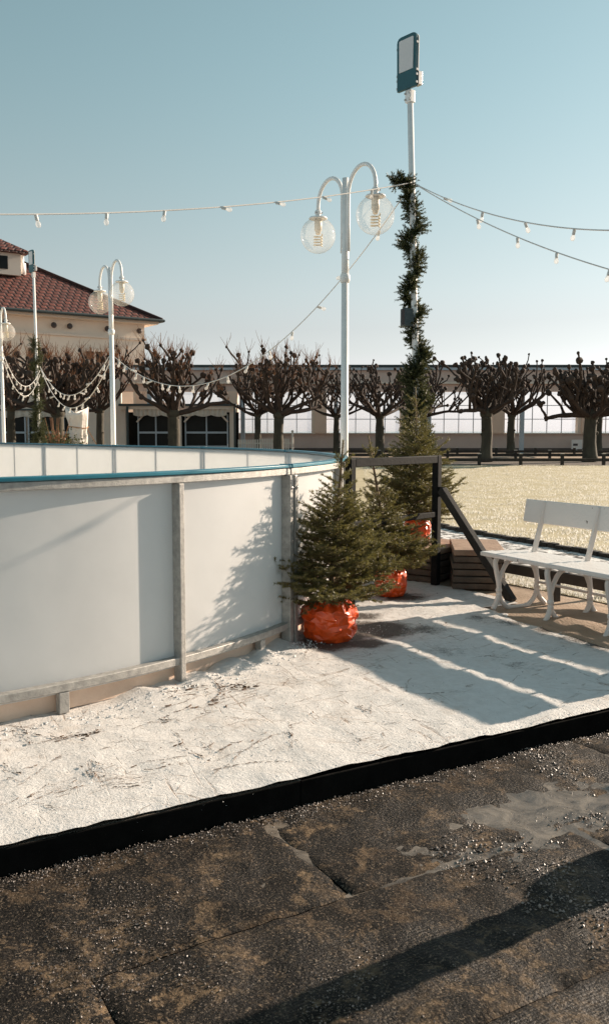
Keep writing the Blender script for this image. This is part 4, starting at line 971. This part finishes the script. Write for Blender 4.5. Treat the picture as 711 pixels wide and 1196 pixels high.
for i in range(len(px_) - 1):
    x0, x1 = px_[i] + .39, px_[i + 1] - .61; nx, nz = 5, 3
    for a in range(nx):
        for b in range(nz):
            xa, xb = x0 + (x1 - x0) * a / nx + .02, x0 + (x1 - x0) * (a + 1) / nx - .02; za, zb = Zs + .08 + (Zt - Zs - .08) * b / nz + .02, Zs + .08 + (Zt - Zs - .08) * (b + 1) / nz - .02
            mb = MB(); mb.box(((xa + xb) / 2, YC + .06, (za + zb) / 2), (xb - xa, .012, zb - za)); obj('pane', mb, M['pane'], col_)
    for a in range(1, nx):
        xa = x0 + (x1 - x0) * a / nx; mb = MB(); mb.box((xa, YC + .06, (Zs + .08 + Zt) / 2), (.045, .06, Zt - Zs - .08)); obj('mullion', mb, M['mullion'], col_)
    for b in range(1, nz):
        za = Zs + .08 + (Zt - Zs - .08) * b / nz; mb = MB(); mb.box(((x0 + x1) / 2, YC + .065, za), (x1 - x0, .05, .045)); obj('transom', mb, M['mullion'], col_)
sg = atY(673, 519, 59.0); t = thing('notice_plate', 'small white notice plate at the foot of a colonnade pillar', 'sign', (sg.x, sg.y, 0), worldmesh=True)
mb = MB(); mb.box(sg, (.70, .06, .62)); obj('plate', mb, M['sign'], t); mb = MB(); mb.box(sg + V(-.1, -.04, -.02), (.3, .02, .14)); obj('mark', mb, M['mark'], t)
mb = MB(); mb.box((sg.x, sg.y + .02, .09), (.08, .08, .30)); obj('stand', mb, M['mullion'], t)

# ---------------------------------------------------------------- house with the red tiled roof
cor = atY(184, 374, 64.5); EZ = 9.25; cor = V(cor.x, 64.5, 0)
fd = V(-0.82, -0.57, 0).normalized(); bd = V(-0.57, 0.82, 0).normalized()
house = thing('tiled_house', 'cream house with red tiled hip roof and small dormer behind the bare trees', 'house', (cor.x, cor.y, 0), worldmesh=True)
def hp(a, b, z): return cor + fd * a + bd * b + V(0, 0, z)
def quad(name, ps, m, parent, uv=None):
    me = bpy.data.meshes.new(name); me.from_pydata([tuple(p) for p in ps], [], [tuple(range(len(ps)))]); me.update()
    if uv:
        l = me.uv_layers.new(name='uv')
        for i, c in enumerate(uv): l.data[i].uv = c
    return link(name, me, m, parent)
def bx(name, a0, a1, b0, b1, z0, z1, m, parent):
    mb = MB(); ps = [hp(a, b, z) for z in (z0, z1) for b in (b0, b1) for a in (a0, a1)]
    mb.add(ps, [(0, 2, 3, 1), (4, 5, 7, 6), (0, 1, 5, 4), (2, 6, 7, 3), (0, 4, 6, 2), (1, 3, 7, 5)]); return obj(name, mb, m, parent)
FL, BD, RISE = 34.0, 16.0, 8.0
bx('wall', 0.7, FL, 0.7, BD, 0, EZ - .1, M['cream'], house)
bx('eave_board', -.05, FL, -.05, BD, EZ - .26, EZ - .02, M['plaster_light'], house)
pk = math.tan(math.radians(31)); hh = RISE * pk; sl = math.hypot(RISE, hh)
rf = quad('roof', [hp(-.25, -.25, EZ), hp(-.25, BD + .25, EZ), hp(RISE, RISE, EZ + hh)], M['roof'], house, [(0, 0), (BD + .5, 0), (BD / 2, sl)])
quad('roof_slope', [hp(FL, -.25, EZ), hp(-.25, -.25, EZ), hp(RISE, RISE, EZ + hh), hp(FL, RISE, EZ + hh)], M['roof'], rf, [(FL, 0), (0, 0), (RISE, sl), (FL, sl)])
quad('roof_slope', [hp(-.25, BD + .25, EZ), hp(FL, BD + .25, EZ), hp(FL, RISE, EZ + hh), hp(RISE, RISE, EZ + hh)], M['roof'], rf, [(0, 0), (FL, 0), (FL, sl), (RISE, sl)])
mb = MB(); mb.tube([hp(-.25, -.25, EZ + .06), hp(RISE, RISE, EZ + hh + .06)], .13, 8); mb.tube([hp(-.25, BD + .25, EZ + .06), hp(RISE, RISE, EZ + hh + .06)], .13, 8); mb.tube([hp(RISE, RISE, EZ + hh + .06), hp(FL, RISE, EZ + hh + .06)], .13, 8); obj('ridge_tiles', mb, M['roof'], rf)
mb = MB(); mb.tube([hp(-.33, -.36, EZ - .02), hp(FL, -.36, EZ - .02)], .11, 8); mb.tube([hp(-.33, -.36, EZ - .02), hp(-.33, BD, EZ - .02)], .11, 8); obj('gutter', mb, M['roof_edge'], rf)
# wall windows, small lamps under the eave
for a in (4.5, 8.5, 12.5, 16.5):
    w = bx('window', a - .6, a + .6, .62, .72, 4.9, 6.9, M['dark_glass'], house); bx('frame', a - .75, a + .75, .60, .69, 6.9, 7.05, M['plaster_light'], w); bx('sill', a - .75, a + .75, .52, .69, 4.78, 4.9, M['plaster_light'], w); bx('muntin', a - .05, a + .05, .58, .66, 4.9, 6.9, M['plaster_light'], w)
for a in (1.2, 3.6, 6.3, 7.4, 10.6, 16.5):
    mb = MB(); mb.sphere(hp(a, .45, EZ - .75), .2, 10, 6); obj('eave_lamp', mb, M['mark'], house)
bx('string_course', .6, FL, .55, .70, 7.85, 8.0, M['plaster_light'], house)
# dormer and vent on the roof
dc = atY(4, 318, 63.0); dr = thing('x', '', '', (0, 0, 0)); bpy.data.objects.remove(dr)
mb = MB(); mb.box(dc + V(-1.0, .8, .62), (3.0, 3.2, 1.6), math.atan2(fd.y, fd.x)); dm = obj('dormer', mb, M['plaster_light'], house)
mb = MB(); mb.box(dc + V(-.55, -.85, .62), (2.3, .12, 0.88), math.atan2(fd.y, fd.x)); obj('dormer_window', mb, M['dark_glass'], dm)
mb = MB(); R_ = Matrix.Rotation(math.atan2(fd.y, fd.x), 3, 'Z'); cc = dc + V(-1.0, .8, 1.45)
vs_ = [cc + R_ @ V(x * 2.0, y * 2.05, 0) for x, y in ((-1, -1), (1, -1), (1, 1), (-1, 1))] + [cc + V(0, 0, 1.25)] + [cc + R_ @ V(x * 2.0, y * 2.05, -.14) for x, y in ((-1, -1), (1, -1), (1, 1), (-1, 1))]
mb.add(vs_, [(0, 1, 4), (1, 2, 4), (2, 3, 4), (3, 0, 4), (5, 6, 1, 0), (6, 7, 2, 1), (7, 8, 3, 2), (8, 5, 0, 3), (8, 7, 6, 5)]); me = mesh_of('dormer_roof', mb); l = me.uv_layers.new(name='uv')
for lp in me.loops:
    c = me.vertices[lp.vertex_index].co; l.data[lp.index].uv = (c.x * 1.2, c.z * 2)
link('dormer_roof', me, M['roof'], dm)
vc = atY(26, 312, 64.0); mb = MB(); mb.lathe([(.28, -.5), (.28, .25), (.16, .3), (.16, .75), (.22, .78), (.22, .95)], 14, vc); obj('roof_vent', mb, M['white_metal'], house, smooth=True)

# ground floor veranda with glazed doors
YV = 55.0
ver = thing('veranda', 'low cream veranda with dark glazed doors and white scalloped valance', 'veranda', (-8, YV, 0), worldmesh=True)
def vx(px): return (px - CX) / FPX * YV
def vbox(name, p0, p1, z0, z1, y0, y1, m, parent=ver, bev=0.0):
    mb = MB(); mb.box(((vx(p0) + vx(p1)) / 2, YV + (y0 + y1) / 2, (z0 + z1) / 2), (abs(vx(p1) - vx(p0)), y1 - y0, z1 - z0)); return obj(name, mb, m, parent, bevel=bev)
vbox('wall', -60, 142, 0, 4.6, .35, .6, M['cream']); vbox('side_wall', 142, 276, 0, 2.6, 2.2, 2.5, M['dark_glass'])
vbox('flat_roof', 142, 277, 2.92, 3.06, -.5, 2.6, M['roof_edge']); vbox('fascia', 142.5, 276.5, 2.72, 2.92, -.42, -.3, M['plaster_light'])
for a in (143, 207, 269): vbox('pillar', a, a + 6, 0, 2.9, -.25, .1, M['plaster_light'])
for a in (151, 274.2): vbox('dark_post', a, a + 2.2, 0, 2.9, -.55, -.43, M['roof_edge'])
def doors(p0, p1, ztop, y):
    w = vbox('window', p0, p1, 0.1, ztop, y, y + .06, M['dark_glass'])
    n = max(2, int(round((p1 - p0) / 22)))
    for i in range(n + 1):
        x = p0 + (p1 - p0) * i / n; vbox('frame', x - .8, x + .8, .1, ztop, y - .06, y - .002, M['bluegrey'], w)
    vbox('transom', p0, p1, 1.25, 1.37, y - .055, y + .0, M['bluegrey'], w)
    vbox('panel', p0 + 1, p1 - 1, .1, .5, y - .03, y - .004, M['bluegrey'], w)
doors(162, 203, 2.42, 0.2); doors(217, 266, 2.42, 0.2); doors(2, 30, 2.35, .25); doors(34, 64, 2.35, .25); doors(-44, -6, 2.35, .25); doors(66, 84, 2.3, .25)
for a, s_ in ((164, 1), (201, -1), (219, 1), (264, -1)):
    mb = MB(); x = vx(a); mb.beam((x - .15 * s_, YV - .05, 1.95), (x + .42 * s_, YV - .05, 2.55), .10, .14, up=(0, 1, 0)); obj('bracket', mb, M['plaster_light'], ver)
def valance(p0, p1, z, y):
    mb = MB(); n = 48; x0, x1 = vx(p0), vx(p1)
    for i in range(n + 1):
        u = i / n; x = x0 + (x1 - x0) * u; d = .36 + .10 * abs(math.sin(u * 9.4)); yy = y + .06 * math.sin(u * 60)
        mb.v += [(x, YV + yy, z), (x, YV + yy - .05, z - d * .5), (x, YV + yy, z - d)]
    for i in range(n):
        for k in range(2): a = i * 3 + k; mb.f.append((a, a + 3, a + 4, a + 1))
    obj('valance', mb, M['drape'], ver, smooth=True)
valance(158, 206, 2.74, -.28); valance(211, 266, 2.74, -.28); valance(2, 84, 2.66, .1)
vbox('awning_rail', -60, 90, 2.66, 2.76, 0, .12, M['roof_edge'])

# picket fence in front of the veranda
pf = thing('picket_fence', 'pale picket fence at the end of the veranda', 'fence', (vx(300), 52, 0), worldmesh=True)
for k in range(22):
    p = atY(279 + k * 2.75, 520, 50); mb = MB(); h = 0.93 + (.0 if k < 9 else .05); mb.box((p.x, 50, h / 2), (.075, .03, h)); obj('picket', mb, M['picket'], pf)
for z in (.3, .72):
    a = atY(278, 520, 50); b = atY(340, 520, 50); mb = MB(); mb.box(((a.x + b.x) / 2, 50.04, z), (b.x - a.x, .03, .07)); obj('rail', mb, M['picket'], pf)
pf2 = thing('picket_fence', 'short pale picket fence in front of the wrapped plant', 'fence', (vx(120), 47, 0), worldmesh=True)
for k in range(16):
    p = atY(104 + k * 2.7, 520, 46); mb = MB(); mb.box((p.x, 46, .36), (.07, .03, .72)); obj('picket', mb, M['picket'], pf2)
a = atY(102, 520, 46); b = atY(148, 520, 46); mb = MB(); mb.box(((a.x + b.x) / 2, 46.04, .5), (b.x - a.x, .03, .07)); obj('rail', mb, M['picket'], pf2)
gp = atY(341.5, 520, 50); t = thing('gate_post', 'thin pale gate post closing the picket fence', 'post', (gp.x, 50, 0))
mb = MB(); mb.lathe([(.06, 0), (.06, 1.35), (.08, 1.38), (.05, 1.45)], 10); obj('shaft', mb, M['picket'], t)

# plant wrapped in white fleece, with ties, and stakes of dry stalks beside it
wp = atY(92, 520, 34.0); wr = thing('wrapped_plant', 'plant wrapped in white fleece tied with brown cord behind the rink', 'wrapped plant', (wp.x, 34, 0))
mb = MB(); n, m_ = 28, 22
for j in range(m_ + 1):
    u = j / m_; z = 2.08 * u
    for k in range(n):
        a = 6.283 * k / n; rad = .36 * (1 + .07 * math.sin(3 * u * 3.1) + .22 * noise.noise((math.cos(a) * 2, math.sin(a) * 2, z * 2.2)) + .07 * math.sin(a * 7 + z * 2) - .10 * math.sin(u * 3.14)) * (1.0 if u < .85 else 1 + (u - .85) * 1.6)
        zz = z + (.12 * noise.noise((math.cos(a) * 3, math.sin(a) * 3, 3)) + .26 * abs(math.cos(a)) ** 3 if j == m_ else 0)
        mb.v.append((rad * math.cos(a), rad * .8 * math.sin(a), zz))
for j in range(m_):
    for k in range(n): a, b = j * n + k, j * n + (k + 1) % n; mb.f.append((a, b, b + n, a + n))
mb.f.append(tuple(m_ * n + k for k in range(n))); obj('fleece', mb, M['fleece'], wr, smooth=True)
for z in (.75, 1.55):
    mb = MB(); mb.tube([(.385 * math.cos(a), .31 * math.sin(a), z + .03 * math.sin(2 * a)) for a in [6.283 * i / 24 for i in range(25)]], .016, 5); obj('cord', mb, M['rope'], wr)
for e_ in ((1.15, 0.2, 0), (-.9, .5, 0)):
    mb = MB(); mb.tube([(.35 if e_[0] > 0 else -.3, 0, 1.5), e_], .014, 5); obj('guy_rope', mb, M['rope'], wr)
dp = atY(66, 520, 33.0); t = thing('dry_shrub', 'dry reddish shrub of upright stalks beside the wrapped plant', 'shrub', (dp.x, 33, 0)); mb = MB(); r = random.Random(2)
for k in range(130):
    a = r.uniform(0, 6.28); L_ = r.uniform(.6, 1.45) if k > 6 else 1.9; s_ = r.uniform(0, .55); d = V(math.cos(a), math.sin(a), 0)
    mb.tube([d * s_ * .3, d * s_ * .7 + V(0, 0, L_ * .6), d * s_ * 1.2 + V(0, 0, L_)], [.014, .011, .006], 4, cap=False)
obj('stalks', mb, M['twig'], t)
mb = MB(); pr = np.random.RandomState(4); P_ = pr.randn(2600, 3) * [.45, .35, .3] + [0, 0, .7]; vv = np.stack([P_ + pr.randn(2600, 3) * .04 for _ in range(3)], 1).reshape(-1, 3)
link('leaves', fast_mesh('leaves', vv, 3), M['garland'], t)

# ---------------------------------------------------------------- pollarded trees
def pollard(label, px, Y, H, seed, wid, tr=0.25, twigs=0, th=0.47):
    r = random.Random(seed); p = atY(px, 500, Y); t = thing('pollarded_tree', label, 'tree', (p.x, Y, -0.01), 'pollarded trees in rows')
    T = MB(); zt = 2.25 * H / 5.0; H = H * 1.20; bend = V(r.uniform(-.12, .12), r.uniform(-.1, .1), 0)
    pts_ = [bend * math.sin(i / 7 * 3) * .6 + V(0, 0, zt * i / 7) for i in range(8)]
    T.tube(pts_, [tr * (1.30 if i == 0 else 1.06 if i == 1 else 1 - .018 * i + .05 * r.uniform(-1, 1)) for i in range(8)], 14)
    top = pts_[-1]; T.sphere(top + V(0, 0, -.02), tr * 1.12, 12, 8, (1, 1, .9))
    for _ in range(5):
        a = r.uniform(0, 6.28); z = r.uniform(.3, .9) * zt; T.sphere(V(math.cos(a) * tr * .85, math.sin(a) * tr * .85, z), tr * r.uniform(.15, .3), 8, 6)
    obj('trunk', T, M['pollard_trunk'], t, smooth=True)
    C = MB(); W = MB(); ends = []
    def knob(q, rad):
        k = MB(); k.sphere((0, 0, 0), rad, 8, 6)
        C.add([q + Vector(v) * (1 + .45 * noise.noise(Vector(v) * 9 / 1 + q)) for v in k.v], k.f); ends.append((q, rad))
    def limb(q, d, L_, r0, r1, n, up, wob):
        pts = [q.copy()]; dd = d.copy()
        for i in range(n):
            dd = (dd + Vector((r.gauss(0, wob), r.gauss(0, wob), r.gauss(0, wob * .7) + up))).normalized(); q = q + dd * (L_ / n); pts.append(q.copy())
        C.tube(pts, [(r0 + (r1 - r0) * i / n) * (1 + r.uniform(-.1, .16)) for i in range(n + 1)], 6, cap=False); return pts, dd
    nl = 8; a0 = r.uniform(0, 6.28)
    for k in range(nl):
        a = a0 + 6.283 * k / nl + r.gauss(0, .2); el = r.choice((.16, .3, .5, .85)) + r.gauss(0, .04)
        Lr = wid * r.uniform(.8, 1.08) * (1 - .25 * max(0, el - .4))
        pts, dd = limb(top + V(0, 0, -.05), V(math.cos(a) * math.cos(el), math.sin(a) * math.cos(el), math.sin(el)), Lr, tr * .46, tr * .24, 7, .045, .14)
        for j in range(1, 8):
            if r.random() < .36: continue
            for _ in range(2 if r.random() < .55 else 1):
                q = pts[j]; room = max(.35, (H * r.uniform(.80, .97) - q.z - .1)); Ls = min(room, r.uniform(.6, 2.0) * H / 4.8) * (.62 if j == 7 else 1)
                o_ = V(math.cos(a) * .35 + r.gauss(0, .45), math.sin(a) * .35 + r.gauss(0, .45), r.uniform(.75, 1.2)).normalized()
                p2, d2 = limb(q, o_, Ls, tr * .23, tr * .15, 5, .10, .22); knob(p2[-1], tr * r.uniform(.30, .52))
                for jj in (2, 3, 4):
                    if r.random() < .5:
                        p3, d3 = limb(p2[jj], (d2 * .4 + V(r.gauss(0, .7), r.gauss(0, .7), r.uniform(.3, .9))).normalized(), Ls * r.uniform(.25, .5), tr * .17, tr * .12, 3, .12, .2); knob(p3[-1], tr * r.uniform(.22, .38))
        knob(pts[-1], tr * .4)
    cr = obj('crown', C, M['pollard'], t, smooth=True)
    if twigs:
        for q, rad in ends:
            for _ in range(twigs):
                d = V(r.gauss(0, .42), r.gauss(0, .42), r.uniform(.6, 1.2)).normalized(); L_ = r.uniform(.2, .72) * (1.15 if q.z > H * .72 else .55)
                m_ = q + d * L_ * .5; e = m_ + (d + V(r.gauss(0, .15), r.gauss(0, .15), .25)).normalized() * L_ * .5
                W.tube([q, m_, e], [.012, .008, .005], 3, cap=False)
        obj('twigs', W, M['twig'], cr, kind='stuff')
    return t
pollard('stout pollarded tree by the low rail fence, nearest to the end of the lawn bed', 690, 41, 4.75, 1, 2.15, .31)
pollard('stout pollarded tree behind the bench, with tall knobbly crown over the rail fence', 567, 41, 4.95, 2, 2.1, .27)
pollard('slim pollarded tree in the far row, set close behind a stout one by the colonnade', 597, 52, 5.25, 3, 2.6, .24)
pollard('slim pollarded tree in the far row, its trunk half hidden by a stouter one', 699, 53, 5.2, 4, 2.4, .22)
pollard('pollarded tree standing between the tall globe lamp and the garland pole', 443, 47, 4.95, 5, 2.3, .24)
pollard('pollarded tree hidden for the most part behind the tall garland pole', 494, 53, 5.2, 6, 2.5, .24)
pollard('thin dark pollarded tree just beside the tall globe lamp', 393, 53, 5.1, 7, 2.6, .19)
pollard('pollarded tree with reddish twigs above the tip of the rink', 326, 41, 4.8, 8, 2.2, .25, twigs=5)
pollard('slim pollarded tree behind the picket fence, forked beside a stouter tree', 301, 51, 5.2, 9, 2.4, .20, twigs=4)
pollard('pollarded tree with brushy red twigs in front of the veranda doors', 203, 41, 5.0, 10, 2.5, .29, twigs=7)
pollard('large brushy pollarded tree in front of the tiled roof house', 68, 40, 5.0, 12, 2.6, .30, twigs=7)
pollard('brushy pollarded tree beside the thin garland pole, before the cream wall', 14, 49, 5.9, 13, 2.5, .24, twigs=8)
pollard('brushy pollarded tree in the far row before the cream house wall', 118, 50, 5.7, 14, 2.5, .22, twigs=8)

# ---------------------------------------------------------------- low timber rail fences
def rail_fence(label, x0, x1, Y, h, sp, rails):
    t = thing('rail_fence', label, 'fence', (x0, Y, 0), 'low timber rail fences', worldmesh=True); n = int((x1 - x0) / sp)
    for i in range(n + 1):
        x = x0 + (x1 - x0) * i / n; mb = MB(); mb.box((x, Y, h / 2 - .01), (.12, .12, h + .02)); p_ = obj('post', mb, M['fence'], t)
        mb = MB(); mb.box((x, Y, h + .014), (.14, .14, .022)); obj('post_cap', mb, M['picket'], p_)
        if i < n:
            for z in rails: mb = MB(); mb.box((x + (x1 - x0) / n / 2, Y, z), ((x1 - x0) / n - .13, .09, .13)); obj('rail', mb, M['fence'], t)
rail_fence('low dark rail fence along the edge of the lawn', 3.8, 21, 36.9, .46, 1.6, (.22,))
rail_fence('low dark rail fence between the two rows of trees', 2.0, 22, 43.6, .46, 1.6, (.24,))
rail_fence('low dark rail fence along the promenade before the colonnade', 2.0, 24, 50.2, .46, 2.2, (.26,))
